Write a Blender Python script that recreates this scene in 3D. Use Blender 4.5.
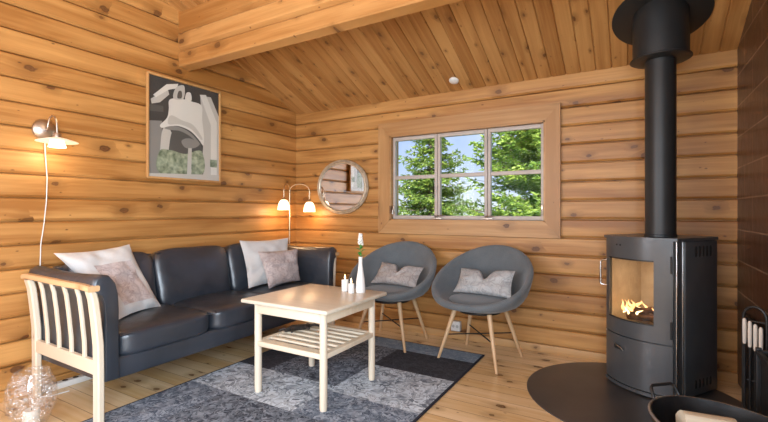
import bpy, math, random
from mathutils import Vector, Matrix, noise
random.seed(7)
PI = math.pi
D = bpy.data
for o in list(D.objects): D.objects.remove(o)
SC = bpy.context.scene
COL = SC.collection

# ------------------------------------------------------------------ camera
cam = D.objects.new('camera', D.cameras.new('camera')); COL.objects.link(cam)
cam.location = (3.22, -3.59, 1.12)
cam.rotation_euler = (PI/2, 0, math.radians(30.3))
cam.data.sensor_width = 36; cam.data.lens = 429/768*36
cam.data.clip_start = .02
SC.camera = cam
# ------------------------------------------------------------------ world: blue sky with thin cloud
W = D.worlds.new('sky'); SC.world = W; W.use_nodes = True
nt = W.node_tree; nt.nodes.clear()
tc = nt.nodes.new('ShaderNodeTexCoord'); sx = nt.nodes.new('ShaderNodeSeparateXYZ')
cr = nt.nodes.new('ShaderNodeValToRGB'); nz = nt.nodes.new('ShaderNodeTexNoise'); mx = nt.nodes.new('ShaderNodeMixRGB')
bg = nt.nodes.new('ShaderNodeBackground'); wo = nt.nodes.new('ShaderNodeOutputWorld'); cl = nt.nodes.new('ShaderNodeValToRGB')
nt.links.new(tc.outputs['Generated'], sx.inputs[0]); nt.links.new(sx.outputs['Z'], cr.inputs[0])
e = cr.color_ramp.elements
e[0].position = .0; e[0].color = (.80, .86, .95, 1)
e[1].position = .5; e[1].color = (.22, .40, .85, 1)
k = e.new(.10); k.color = (.48, .62, .92, 1)
k = e.new(.22); k.color = (.36, .52, .90, 1)
nz.inputs['Scale'].default_value = 3.2; nz.inputs['Detail'].default_value = 5
nt.links.new(tc.outputs['Generated'], nz.inputs['Vector']); nt.links.new(nz.outputs[0], cl.inputs[0])
cl.color_ramp.elements[0].position = .55; cl.color_ramp.elements[1].position = .85
nt.links.new(cl.outputs[0], mx.inputs[0]); nt.links.new(cr.outputs[0], mx.inputs[1]); mx.inputs[2].default_value = (.9, .93, .97, 1)
nt.links.new(mx.outputs[0], bg.inputs[0]); bg.inputs[1].default_value = .95
nt.links.new(bg.outputs[0], wo.inputs[0])
# ------------------------------------------------------------------ sun and daylight of the windows behind the camera
def light(name, kind, loc, energy, color, rot=(0, 0, 0), **kw):
    l = D.lights.new(name, kind); l.energy = energy; l.color = color
    for a, b in kw.items(): setattr(l, a, b)
    o = D.objects.new(name, l); COL.objects.link(o); o.location = loc; o.rotation_euler = rot
    return o
light('sun', 'SUN', (6, -6, 8), 8.5, (1, .95, .85), (math.radians(42), 0, math.radians(28)), angle=.01)
light('daylight_rear', 'AREA', (2.3, -5.75, 1.6), 72, (.78, .89, 1), (math.radians(90), 0, 0), shape='RECTANGLE', size=3.2, size_y=1.7)
light('daylight_side', 'AREA', (3.70, -4.3, 1.35), 140, (.78, .89, 1), (math.radians(90), 0, math.radians(90)), shape='RECTANGLE', size=1.6, size_y=1.5)
light('daylight_left', 'AREA', (.12, -5.0, 1.5), 105, (.78, .89, 1), (math.radians(90), 0, math.radians(-90)), shape='RECTANGLE', size=1.3, size_y=1.4)
SC.view_settings.view_transform = 'Standard'; SC.view_settings.look = 'None'
SC.view_settings.gamma = 1; SC.view_settings.use_curve_mapping = False
SC.view_settings.exposure = 0.35

# ------------------------------------------------------------------ materials
class NT:
    def __init__(s, name):
        s.m = D.materials.new(name); s.m.use_nodes = True; s.t = s.m.node_tree; s.t.nodes.clear()
        s.out = s.n('ShaderNodeOutputMaterial'); s.b = s.n('ShaderNodeBsdfPrincipled'); s.l(s.b.outputs[0], s.out.inputs[0])
    def n(s, t, **kw):
        x = s.t.nodes.new(t)
        for a, b in kw.items(): setattr(x, a, b)
        return x
    def l(s, a, b): s.t.links.new(a, b)
    def v(s, inp, val):
        if hasattr(val, 'is_output') or isinstance(val, bpy.types.NodeSocket): s.l(val, inp)
        else: inp.default_value = val
    def math(s, op, a, b=0.0, c=0.0):
        x = s.n('ShaderNodeMath', operation=op); s.v(x.inputs[0], a); s.v(x.inputs[1], b); s.v(x.inputs[2], c); return x.outputs[0]
    def comb(s, x, y, z):
        c = s.n('ShaderNodeCombineXYZ'); s.v(c.inputs[0], x); s.v(c.inputs[1], y); s.v(c.inputs[2], z); return c.outputs[0]
    def noise(s, vec, scale, detail=3, rough=.5, dist=0):
        x = s.n('ShaderNodeTexNoise'); s.l(vec, x.inputs['Vector']); x.inputs['Scale'].default_value = scale
        x.inputs['Detail'].default_value = detail; x.inputs['Roughness'].default_value = rough; x.inputs['Distortion'].default_value = dist
        return x.outputs[0]
    def ramp(s, f, stops):
        x = s.n('ShaderNodeValToRGB'); s.l(f, x.inputs[0]); e = x.color_ramp.elements
        while len(e) < len(stops): e.new(.5)
        for el, (p, c) in zip(e, stops):
            el.position = p; el.color = (c, c, c, 1) if isinstance(c, (int, float)) else (*c, 1)
        return x.outputs[0]
    def mix(s, f, a, b, mode='MIX'):
        x = s.n('ShaderNodeMixRGB', blend_type=mode)
        s.v(x.inputs[0], f)
        for i, c in ((1, a), (2, b)):
            if isinstance(c, tuple): x.inputs[i].default_value = (*c, 1)
            else: s.l(c, x.inputs[i])
        return x.outputs[0]
    def bump(s, h, strength=.3, dist=.01):
        x = s.n('ShaderNodeBump'); x.inputs['Strength'].default_value = strength; x.inputs['Distance'].default_value = dist
        s.l(h, x.inputs['Height']); s.l(x.outputs[0], s.b.inputs['Normal'])
    def set(s, **kw):
        for a, b in kw.items(): s.v(s.b.inputs[a.replace('_', ' ')], (*b, 1) if isinstance(b, tuple) and len(b) == 3 else b)
        return s
def plain(name, color, rough=.5, metal=0.0, **kw):
    return NT(name).set(Base_Color=color, Roughness=rough, Metallic=metal, **kw).m
def mottled(name, c1, c2, scale=20, rough=.5, metal=0.0, bump=.15, dist=.004, detail=4):
    t = NT(name); co = t.n('ShaderNodeTexCoord').outputs['Object']
    f = t.noise(co, scale, detail); t.l(t.mix(t.ramp(f, [(.3, 0.), (.7, 1.)]), c1, c2), t.b.inputs['Base Color'])
    t.set(Roughness=rough, Metallic=metal); t.bump(t.noise(co, scale*4, 3), bump, dist); return t.m
def wood(name, L, A, pitch, a0=0., light_c=(.60, .33, .15), mid=(.47, .22, .085), dark=(.10, .035, .012), rough=.45,
         knots=.60, ksize=.14, kscale=5.5, grain=.5, gap=0., seam=0., vary=.5, seglen=0):
    """planks/logs: L = length axis index, A = across axis index (object coordinates)"""
    t = NT(name); sp = t.n('ShaderNodeSeparateXYZ'); co = t.n('ShaderNodeTexCoord').outputs['Object']; t.l(co, sp.inputs[0])
    l, a = sp.outputs[L], sp.outputs[A]
    q = t.math('DIVIDE', t.math('SUBTRACT', a, a0), pitch)
    idx = t.math('FLOOR', q); fr = t.math('FRACT', q)
    wn = t.n('ShaderNodeTexWhiteNoise', noise_dimensions='1D'); t.l(idx, wn.inputs['W']); r = wn.outputs['Value']
    ll = t.math('ADD', l, t.math('MULTIPLY', r, 17.3))
    seg = None
    if seglen:
        sq = t.math('DIVIDE', ll, seglen); si = t.math('FLOOR', sq)
        w2 = t.n('ShaderNodeTexWhiteNoise', noise_dimensions='2D'); t.l(t.comb(idx, si, 0.), w2.inputs['Vector']); r2 = w2.outputs['Value']
        seg = t.math('FRACT', sq); r = r2
    # knots
    vo = t.n('ShaderNodeTexVoronoi', voronoi_dimensions='2D'); vo.inputs['Scale'].default_value = kscale
    wx = t.noise(t.comb(ll, a, idx), 26, 3, .6)
    wob = t.math('MULTIPLY', t.math('SUBTRACT', wx, .5), .030)
    t.l(t.comb(t.math('ADD', t.math('MULTIPLY', ll, .62), wob), t.math('ADD', t.math('ADD', a, t.math('MULTIPLY', idx, .37)), t.math('MULTIPLY', wob, .6)), 0.), vo.inputs['Vector'])
    cs = t.n('ShaderNodeSeparateColor'); t.l(vo.outputs['Color'], cs.inputs[0])
    rad = t.math('MULTIPLY', t.math('SUBTRACT', cs.outputs[0], 1-knots), ksize/knots)     # radius in voronoi units
    rad = t.math('MAXIMUM', rad, .0001)
    kd = t.math('DIVIDE', vo.outputs['Distance'], rad)
    kn = t.math('MULTIPLY', t.ramp(t.math('MULTIPLY', kd, .5), [(.0, 1.), (.22, .70), (.36, 1.), (.50, 0.)]), t.math('ADD', .70, t.math('MULTIPLY', cs.outputs[1], .30)))
    # feathered bark streaks: slanting thin dark cuts
    v2 = t.n('ShaderNodeTexVoronoi', voronoi_dimensions='2D'); v2.inputs['Scale'].default_value = kscale*.62
    sl = t.math('ADD', a, t.math('MULTIPLY', idx, .61))
    t.l(t.comb(t.math('ADD', t.math('MULTIPLY', ll, .9), t.math('MULTIPLY', sl, 1.3)), t.math('ADD', t.math('SUBTRACT', t.math('MULTIPLY', sl, 2.2), t.math('MULTIPLY', ll, .9)), t.math('MULTIPLY', wob, 1.5)), 0.), v2.inputs['Vector'])
    c2 = t.n('ShaderNodeSeparateColor'); t.l(v2.outputs['Color'], c2.inputs[0])
    k2 = t.math('DIVIDE', v2.outputs['Distance'], t.math('MAXIMUM', t.math('MULTIPLY', t.math('SUBTRACT', c2.outputs[0], .55), ksize*.9), .0001))
    kn = t.math('MAXIMUM', kn, t.math('MULTIPLY', t.ramp(t.math('MULTIPLY', k2, .5), [(.1, 1.), (.5, 0.)]), .9))
    halo = t.ramp(t.math('MULTIPLY', kd, .25), [(.2, 1.), (.9, 0.)])
    aa = t.math('ADD', t.math('MULTIPLY', a, 1.), t.math('MULTIPLY', halo, .02))
    g1 = t.noise(t.comb(t.math('MULTIPLY', ll, 1.2), t.math('MULTIPLY', aa, 34), t.math('MULTIPLY', r, 9)), 1., 4, .6, .35)
    g2 = t.noise(t.comb(t.math('MULTIPLY', ll, .9), t.math('MULTIPLY', aa, 7), t.math('MULTIPLY', r, 31)), 1., 3, .5, .8)
    f = t.math('ADD', t.math('MULTIPLY', g1, grain), t.math('MULTIPLY', g2, 1-grain))
    f = t.math('ADD', f, t.math('MULTIPLY', t.math('SUBTRACT', r, .5), vary*.45))
    c = t.mix(t.ramp(f, [(.36, 0.), (.64, 1.)]), light_c, mid)
    c = t.mix(t.math('MULTIPLY', halo, .6), c, tuple(x*.62 for x in mid))
    c = t.mix(kn, c, dark)
    if gap:
        gm = t.math('MAXIMUM', t.math('LESS_THAN', fr, gap), t.math('GREATER_THAN', fr, 1-gap))
        if seg is not None: gm = t.math('MAXIMUM', gm, t.math('LESS_THAN', seg, .0012))
        c = t.mix(t.math('MULTIPLY', gm, .85), c, dark)
    t.l(c, t.b.inputs['Base Color']); t.set(Roughness=rough); t.bump(t.math('SUBTRACT', g1, t.math('MULTIPLY', kn, .4)), .18, .004)
    return t.m
PITCH = .1445; Z0 = 1.12 + (211-66.4)/549.0*3.59 - 15*PITCH   # a log joint height on the back wall, counted down
Z0 -= math.floor(Z0/PITCH)*PITCH
M = {}
M['log_back'] = wood('log_pine_back', 0, 2, PITCH, Z0, light_c=(.60, .315, .100), mid=(.34, .140, .032), vary=.3, grain=.4)
M['log_left'] = wood('log_pine_left', 1, 2, PITCH, Z0, light_c=(.61, .315, .098), mid=(.36, .148, .033), vary=.3, grain=.4)
M['ceiling'] = wood('ceiling_pine', 1, 0, .105, .03, light_c=(.53, .285, .10), mid=(.34, .150, .042), knots=.6, ksize=.13, kscale=9, rough=.4, vary=.45)
M['floor'] = wood('floor_pine', 0, 1, .118, 0, light_c=(.82, .61, .36), mid=(.68, .44, .20), rough=.25, gap=.012, knots=.6, ksize=.15, kscale=6.5, vary=.6)
M['beam'] = wood('beam_pine', 0, 2, .15, 2.286, light_c=(.55, .29, .10), mid=(.36, .155, .038), knots=.5)
M['casing_h'] = wood('casing_pine', 0, 2, .4, .77, light_c=(.56, .325, .135), mid=(.40, .20, .07), kscale=4, knots=.6)
M['casing_v'] = wood('casing_pine_upright', 2, 0, .4, .1, light_c=(.56, .325, .135), mid=(.40, .20, .07), kscale=4, knots=.6)
M['birch'] = wood('whitewashed_birch', 2, 0, .5, 0, light_c=(.80, .70, .55), mid=(.72, .60, .44), dark=(.5, .36, .22), knots=.2, ksize=.05)
M['birch_x'] = wood('whitewashed_birch_long', 0, 1, .5, 0, light_c=(.79, .68, .52), mid=(.71, .58, .42), dark=(.5, .36, .22), knots=.2, ksize=.05)
M['tabletop'] = wood('birch_tabletop', 0, 1, .11, 0, light_c=(.72, .66, .54), mid=(.64, .57, .44), dark=(.5, .33, .18), knots=.1, ksize=.04, rough=.3, vary=.4)
M['honey'] = wood('honey_armrest', 0, 1, .5, 0, light_c=(.72, .47, .25), mid=(.62, .36, .17), dark=(.4, .2, .08), knots=.1, ksize=.05)
M['legwood'] = wood('oak_chair_leg', 2, 0, .5, 0, light_c=(.68, .46, .26), mid=(.56, .34, .17), dark=(.35, .2, .09), knots=.1, ksize=.04)
M['framewood'] = wood('picture_frame_pine', 2, 1, .5, 0, light_c=(.58, .32, .12), mid=(.48, .24, .08), dark=(.3, .14, .05), knots=.1, ksize=.04)
t = NT('black_leather'); co = t.n('ShaderNodeTexCoord').outputs['Object']
t.l(t.mix(t.ramp(t.noise(co, 5, 4), [(.3, 0.), (.75, 1.)]), (.017, .022, .031), (.038, .047, .062)), t.b.inputs['Base Color'])
t.set(Roughness=t.ramp(t.noise(co, 14, 4), [(.3, .30), (.7, .42)]))
vv = t.n('ShaderNodeTexVoronoi'); t.l(co, vv.inputs['Vector']); vv.inputs['Scale'].default_value = 260
t.bump(t.math('ADD', t.math('MULTIPLY', t.noise(co, 6, 2, .5, .4), 1.0), t.math('MULTIPLY', vv.outputs['Distance'], .05)), .5, .012); t.b.inputs['Specular IOR Level'].default_value = 1.0
M['leather'] = t.m
def fabric(name, c1, c2, scale=300, rough=.9, big=6):
    t = NT(name); co = t.n('ShaderNodeTexCoord').outputs['Object']
    f = t.math('ADD', t.math('MULTIPLY', t.noise(co, scale, 2), .6), t.math('MULTIPLY', t.noise(co, big, 3), .4))
    t.l(t.mix(t.ramp(f, [(.35, 0.), (.65, 1.)]), c1, c2), t.b.inputs['Base Color']); t.set(Roughness=rough, Sheen_Weight=.25)
    t.bump(t.noise(co, scale, 2), .25, .002); return t.m
M['grey_fabric'] = fabric('grey_wool', (.090, .106, .116), (.150, .170, .184))
M['white_cotton'] = fabric('white_cotton', (.56, .56, .55), (.66, .655, .64))
def ornament(name, base, line, scale, thr=.035, amount=.8, warp=1.5, rough=.95, blotch=0, base2=None):
    """swirling leafy pattern printed or woven in"""
    t = NT(name); co = t.n('ShaderNodeTexCoord').outputs['Object']
    nc = t.n('ShaderNodeTexNoise'); t.l(co, nc.inputs['Vector']); nc.inputs['Scale'].default_value = scale*.6; nc.inputs['Detail'].default_value = 2
    va = t.n('ShaderNodeVectorMath', operation='MULTIPLY_ADD'); t.l(nc.outputs['Color'], va.inputs[0]); va.inputs[1].default_value = (warp/scale*1.6,)*3; t.l(co, va.inputs[2])
    n1 = t.noise(va.outputs[0], scale, 3, .55, 1.0)
    ring = t.math('ABSOLUTE', t.math('SUBTRACT', t.math('FRACT', t.math('MULTIPLY', n1, 7)), .5))
    ln = t.ramp(ring, [(thr, 1.), (thr*3+.06, 0.)])
    vo = t.n('ShaderNodeTexVoronoi', feature='DISTANCE_TO_EDGE'); t.l(va.outputs[0], vo.inputs['Vector']); vo.inputs['Scale'].default_value = scale*.8
    l2 = t.ramp(vo.outputs['Distance'], [(.02, 1.), (.09, 0.)])
    msk = t.math('MAXIMUM', ln, t.math('MULTIPLY', l2, .7))
    if blotch: msk = t.math('MAXIMUM', t.math('MULTIPLY', msk, .8), t.ramp(t.noise(va.outputs[0], scale*blotch, 1, .5, 1.8), [(.52, 0.), (.55, 1.)]))
    wear = t.ramp(t.noise(co, scale*1.2, 3, .6), [(.35, .45), (.60, 1.)])
    b = t.mix(t.ramp(t.noise(co, 5, 3), [(.3, 0.), (.7, 1.)]), base, base2 or tuple(x*1.35 for x in base))
    t.l(t.mix(t.math('MULTIPLY', t.math('MULTIPLY', msk, wear), amount), b, line), t.b.inputs['Base Color'])
    t.set(Roughness=rough); t.bump(t.noise(co, 240, 2), .4, .003); return t.m
M['rug_navy'] = ornament('rug_navy', (.026, .034, .052), (.30, .35, .42), 13, thr=.06, amount=.8, blotch=1.6)
M['rug_dark'] = ornament('rug_charcoal', (.018, .021, .030), (.075, .085, .11), 16, amount=.7)
M['rug_light'] = ornament('rug_pale_grey', (.50, .57, .64), (.045, .065, .10), 11, thr=.05, amount=.85, blotch=1.5)
M['rug_mid'] = ornament('rug_slate', (.055, .075, .11), (.36, .42, .50), 15, thr=.05, amount=.9, blotch=1.4)
M['rug_blue'] = ornament('rug_blue_grey', (.13, .19, .27), (.34, .42, .50), 16, amount=.7, blotch=1.2)
M['rug_edge'] = plain('rug_binding', (.012, .015, .03), .9)
M['print_mauve'] = ornament('cushion_mauve_print', (.46, .40, .385), (.24, .18, .18), 11, amount=.65, rough=.85)
M['print_grey'] = ornament('cushion_grey_print', (.36, .37, .375), (.17, .17, .175), 14, amount=.7, rough=.6)
M['print_dull'] = ornament('cushion_taupe_print', (.33, .31, .30), (.16, .13, .125), 14, amount=.7, rough=.7)
M['stove'] = mottled('stove_steel', (.080, .086, .093), (.095, .101, .108), 8, .30, .25, .02)
M['black_metal'] = mottled('black_iron', (.018, .018, .019), (.035, .034, .034), 14, .42, .5, .2)
M['pipe'] = mottled('stove_pipe_black', (.020, .021, .022), (.026, .027, .028), 6, .42, .2, .03)
M['hearth'] = mottled('hearth_steel', (.060, .057, .058), (.085, .081, .081), 4, .33, .2, .05)
M['chrome'] = plain('brushed_steel', (.62, .60, .57), .25, 1.)
M['brass'] = plain('aged_brass', (.62, .48, .32), .3, 1.)
M['nickel'] = plain('nickel', (.50, .43, .37), .38, 1.)
M['mirror'] = plain('mirror_glass', (.92, .92, .92), .02, 1.)
M['mframe'] = mottled('champagne_frame', (.42, .34, .24), (.62, .54, .42), 30, .4, .5, .3)
M['white'] = plain('white_plastic', (.75, .74, .71), .35)
M['porcelain'] = plain('white_porcelain', (.80, .79, .77), .15)
M['white_paint'] = mottled('painted_window_timber', (.44, .38, .34), (.52, .46, .41), 10, .4, 0., .1)
M['wax'] = plain('white_wax', (.85, .80, .72), .5)
M['dark_slot'] = plain('dark_recess', (.008, .008, .008), .8)
M['firebrick'] = mottled('vermiculite', (.62, .54, .42), (.48, .40, .30), 14, .9, 0., .3)
M['handle_wood'] = wood('whitewashed_handle', 2, 0, .5, 0, light_c=(.70, .66, .60), mid=(.60, .55, .48), dark=(.4, .33, .25), knots=.1, ksize=.03)
M['bark'] = mottled('bark', (.16, .11, .07), (.30, .24, .17), 30, .9, 0., .6, .01)
M['split_birch'] = wood('split_birch_face', 0, 2, .5, 0, light_c=(.78, .70, .54), mid=(.66, .56, .40), dark=(.3, .2, .12), knots=.1, ksize=.05, rough=.8, grain=.8)
M['charred'] = mottled('charred_wood', (.02, .015, .012), (.20, .10, .05), 25, .9, 0., .5)
M['brown_dark'] = mottled('dark_bronze', (.03, .022, .018), (.07, .055, .045), 60, .5, .3, .3)
def emis(name, col, st, base=(.8, .8, .8)):
    t = NT(name); t.set(Base_Color=base, Roughness=.3); t.b.inputs['Emission Color'].default_value = (*col, 1); t.b.inputs['Emission Strength'].default_value = st; return t.m
M['shade_lit'] = emis('lit_opal_glass', (1, .74, .42), 2.3)
M['shade_dim'] = emis('opal_glass_dish', (1, .78, .52), .32, (.85, .82, .76))
M['flame'] = emis('flame', (1, .42, .12), 3.2)
M['flame_core'] = emis('flame_core', (1, .75, .38), 5)
M['candle_flame'] = emis('candle_flame', (1, .7, .3), 6)
def glass(name, tint=(1, 1, 1), refl=1.0, rough=0.0):
    t = NT(name); t.t.nodes.remove(t.b)
    tr = t.n('ShaderNodeBsdfTransparent'); tr.inputs[0].default_value = (*tint, 1); gl = t.n('ShaderNodeBsdfGlossy'); gl.inputs['Roughness'].default_value = rough
    fr = t.n('ShaderNodeFresnel'); fr.inputs[0].default_value = 1.45; ms = t.n('ShaderNodeMixShader')
    t.l(t.math('MULTIPLY', t.math('MULTIPLY', fr.outputs[0], refl), t.math('SUBTRACT', 1., t.n('ShaderNodeNewGeometry').outputs['Backfacing'])), ms.inputs[0]); t.l(tr.outputs[0], ms.inputs[1]); t.l(gl.outputs[0], ms.inputs[2]); t.l(ms.outputs[0], t.out.inputs[0]); return t.m
M['pane'] = glass('window_glass', (.97, .98, .98), .12)
M['stove_glass'] = glass('stove_glass', (.80, .78, .74), 1.0, .03)
M['pic_glass'] = glass('picture_glass', (1, 1, 1), .45)
t = NT('bubble_glass'); t.t.nodes.remove(t.b); co = t.n('ShaderNodeTexCoord').outputs['Object']
vb = t.n('ShaderNodeTexVoronoi'); t.l(co, vb.inputs['Vector']); vb.inputs['Scale'].default_value = 48
bp = t.n('ShaderNodeBump'); bp.inputs['Distance'].default_value = .007; t.l(t.ramp(vb.outputs['Distance'], [(.15, 1.), (.5, 0.)]), bp.inputs['Height'])
tr = t.n('ShaderNodeBsdfTransparent'); tr.inputs[0].default_value = (.97, .96, .95, 1); gl = t.n('ShaderNodeBsdfGlossy'); gl.inputs['Roughness'].default_value = .08; gl.inputs[0].default_value = (1, 1, 1, 1)
lw = t.n('ShaderNodeLayerWeight'); lw.inputs[0].default_value = .42; ms = t.n('ShaderNodeMixShader')
t.l(bp.outputs[0], gl.inputs['Normal']); t.l(bp.outputs[0], lw.inputs['Normal']); rg = t.ramp(vb.outputs['Distance'], [(.22, 0.), (.32, .5), (.42, 0.)])
t.l(t.math('MULTIPLY', t.math('ADD', t.math('MULTIPLY', lw.outputs['Fresnel'], .75), t.math('MULTIPLY', rg, .6)), t.math('SUBTRACT', 1., t.n('ShaderNodeNewGeometry').outputs['Backfacing'])), ms.inputs[0]); t.l(tr.outputs[0], ms.inputs[1]); t.l(gl.outputs[0], ms.inputs[2]); df = t.n('ShaderNodeBsdfDiffuse'); df.inputs[0].default_value = (.85, .83, .80, 1); m2 = t.n('ShaderNodeMixShader')
t.l(t.math('ADD', .02, t.math('MULTIPLY', rg, .5)), m2.inputs[0]); t.l(ms.outputs[0], m2.inputs[1]); t.l(df.outputs[0], m2.inputs[2]); t.l(m2.outputs[0], t.out.inputs[0]); M['bubble'] = t.m
# bricks of the right wall: brown glazed blocks
t = NT('brown_brick'); sp = t.n('ShaderNodeSeparateXYZ'); t.l(t.n('ShaderNodeTexCoord').outputs['Object'], sp.inputs[0])
br = t.n('ShaderNodeTexBrick'); t.l(t.comb(sp.outputs[1], sp.outputs[2], 0.), br.inputs['Vector'])
br.inputs['Color1'].default_value = (.110, .045, .022, 1); br.inputs['Color2'].default_value = (.070, .032, .020, 1); br.inputs['Mortar'].default_value = (.27, .17, .11, 1)
br.inputs['Scale'].default_value = 1; br.inputs['Mortar Size'].default_value = .005; br.inputs['Brick Width'].default_value = .42; br.inputs['Row Height'].default_value = .20; br.inputs['Mortar Smooth'].default_value = .3
cb = t.comb(sp.outputs[1], sp.outputs[2], 0.)
t.l(t.mix(t.ramp(t.noise(cb, 7, 5, .6), [(.35, 0.), (.7, .55)]), br.outputs[0], (.035, .018, .014)), t.b.inputs['Base Color'])
t.set(Roughness=.35); t.bump(t.math('SUBTRACT', t.noise(cb, 12, 4), t.math('MULTIPLY', br.outputs['Fac'], .6)), .35, .012); M['brick'] = t.m
def foliage(name, c1, c2, c3):
    t = NT(name); g = t.n('ShaderNodeNewGeometry'); co = t.n('ShaderNodeTexCoord').outputs['Object']
    f = t.math('ADD', t.math('MULTIPLY', g.outputs['Random Per Island'], .55), t.math('MULTIPLY', t.noise(co, 2.2, 3), .5))
    t.l(t.ramp(f, [(.2, c1), (.5, c2), (.85, c3)]), t.b.inputs['Base Color']); t.set(Roughness=.6)
    tl = t.n('ShaderNodeBsdfTranslucent'); t.l(t.ramp(f, [(.2, c2), (.8, c3)]), tl.inputs[0]); ms = t.n('ShaderNodeMixShader'); ms.inputs[0].default_value = .3
    t.l(t.b.outputs[0], ms.inputs[1]); t.l(tl.outputs[0], ms.inputs[2]); t.l(ms.outputs[0], t.out.inputs[0]); return t.m
M['spruce'] = foliage('spruce_needles', (.05, .11, .025), (.17, .28, .05), (.42, .52, .10))
M['spruce2'] = foliage('bright_spruce_needles', (.06, .15, .025), (.22, .36, .06), (.50, .62, .12))
M['shrub'] = foliage('shrub_leaves', (.07, .13, .04), (.22, .32, .09), (.48, .55, .20))
M['grass'] = mottled('grass', (.10, .17, .04), (.22, .30, .08), 3, .9)
M['leaf'] = plain('green_leaf', (.08, .30, .05), .4)
M['petal'] = plain('white_petal', (.80, .80, .76), .6)

# ------------------------------------------------------------------ mesh builder
class MB:
    def __init__(s): s.v = []; s.f = []; s.mi = []; s.cur = 0
    def face(s, idx): s.f.append(tuple(idx)); s.mi.append(s.cur)
    def add(s, vs, fs):
        b = len(s.v); s.v += [tuple(p) for p in vs]
        for f in fs: s.face([b+i for i in f])
        return s
    def box(s, a, b, bev=0.0):
        (x0, y0, z0), (x1, y1, z1) = [tuple(min(p, q) for p, q in zip(a, b)), tuple(max(p, q) for p, q in zip(a, b))]
        if bev <= 0:
            return s.add([(x0, y0, z0), (x1, y0, z0), (x1, y1, z0), (x0, y1, z0), (x0, y0, z1), (x1, y0, z1), (x1, y1, z1), (x0, y1, z1)],
                         [(0, 3, 2, 1), (4, 5, 6, 7), (0, 1, 5, 4), (1, 2, 6, 5), (2, 3, 7, 6), (3, 0, 4, 7)])
        bev = min(bev, (x1-x0)*.49, (y1-y0)*.49, (z1-z0)*.49)
        # profile rings: rounded in plan and on the top/bottom edges
        def ring(inset, z):
            r = bev; pts = []
            for cx, cy, st in ((x1-r, y1-r, 0), (x0+r, y1-r, 1), (x0+r, y0+r, 2), (x1-r, y0+r, 3)):
                for k in range(4):
                    an = PI/2*(st+k/3); rr = r-inset
                    pts.append((cx+rr*math.cos(an), cy+rr*math.sin(an), z))
            return pts
        rings = []
        for k in range(4):
            an = PI/2*k/3; rings.append(ring(bev*(1-math.sin(an))*.98, z0+bev*(1-math.cos(an))))
        for k in range(3, -1, -1):
            an = PI/2*k/3; rings.append(ring(bev*(1-math.sin(an))*.98, z1-bev*(1-math.cos(an))))
        return s.loft(rings, True, True)
    def loft(s, rings, closed=True, caps=True):
        n = len(rings[0]); b = len(s.v)
        for r in rings: s.v += [tuple(p) for p in r]
        for i in range(len(rings)-1):
            for j in range(n if closed else n-1):
                k = (j+1) % n
                s.face((b+i*n+j, b+i*n+k, b+(i+1)*n+k, b+(i+1)*n+j))
        if caps:
            s.face([b+j for j in range(n)][::-1]); s.face([b+(len(rings)-1)*n+j for j in range(n)])
        return s
    def tube(s, pts, r, n=12, caps=True, flat=None):
        """tube along points; r = number or list; flat = (axis vector, ratio) unused"""
        pts = [Vector(p) for p in pts]; rs = r if isinstance(r, (list, tuple)) else [r]*len(pts)
        rings = []; up = None
        for i, p in enumerate(pts):
            d = (pts[min(i+1, len(pts)-1)]-pts[max(i-1, 0)]).normalized()
            if up is None: up = Vector((0, 0, 1)) if abs(d.z) < .9 else Vector((1, 0, 0))
            sx = d.cross(up).normalized(); up = sx.cross(d).normalized()
            rings.append([p+(sx*math.cos(2*PI*k/n)+up*math.sin(2*PI*k/n))*rs[i] for k in range(n)])
        return s.loft(rings, True, caps)
    def lathe(s, prof, c=(0, 0, 0), n=32, ax=None):
        """prof: (r, z) list; ax: optional rotation matrix"""
        rings = []
        for r, z in prof:
            rg = []
            for k in range(n):
                v = Vector((max(r, .0002)*math.cos(2*PI*k/n), max(r, .0002)*math.sin(2*PI*k/n), z))
                if ax is not None: v = ax @ v
                rg.append(v+Vector(c))
            rings.append(rg)
        return s.loft(rings, True, True)
    def prism(s, poly, a, b, axis=2):
        """poly of 2D points extruded between a and b along axis"""
        def P(p, h):
            return {0: (h, p[0], p[1]), 1: (p[0], h, p[1]), 2: (p[0], p[1], h)}[axis]
        return s.loft([[P(p, a) for p in poly], [P(p, b) for p in poly]], True, True)
    def bar(s, p, q, w, h, up=(0, 0, 1), bev=0):
        """rectangular bar from p to q"""
        p, q = Vector(p), Vector(q); d = (q-p).normalized(); u = Vector(up)
        sx = d.cross(u).normalized(); u = sx.cross(d).normalized(); c = min(w, h)*.18
        sh = [(w/2-c, h/2), (-w/2+c, h/2), (-w/2, h/2-c), (-w/2, -h/2+c), (-w/2+c, -h/2), (w/2-c, -h/2), (w/2, -h/2+c), (w/2, h/2-c)]
        return s.loft([[p+sx*a+u*b for a, b in sh], [q+sx*a+u*b for a, b in sh]], True, True)
    def path_bar(s, pts, w, h, side):
        """bar following points; side = width direction"""
        sd = Vector(side).normalized(); pts = [Vector(p) for p in pts]; rings = []; c = min(w, h)*.2
        sh = [(w/2-c, h/2), (-w/2+c, h/2), (-w/2, h/2-c), (-w/2, -h/2+c), (-w/2+c, -h/2), (w/2-c, -h/2), (w/2, -h/2+c), (w/2, h/2-c)]
        for i, p in enumerate(pts):
            d = (pts[min(i+1, len(pts)-1)]-pts[max(i-1, 0)]).normalized(); u = sd.cross(d).normalized()
            rings.append([p+sd*a+u*b for a, b in sh])
        return s.loft(rings, True, True)
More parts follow.
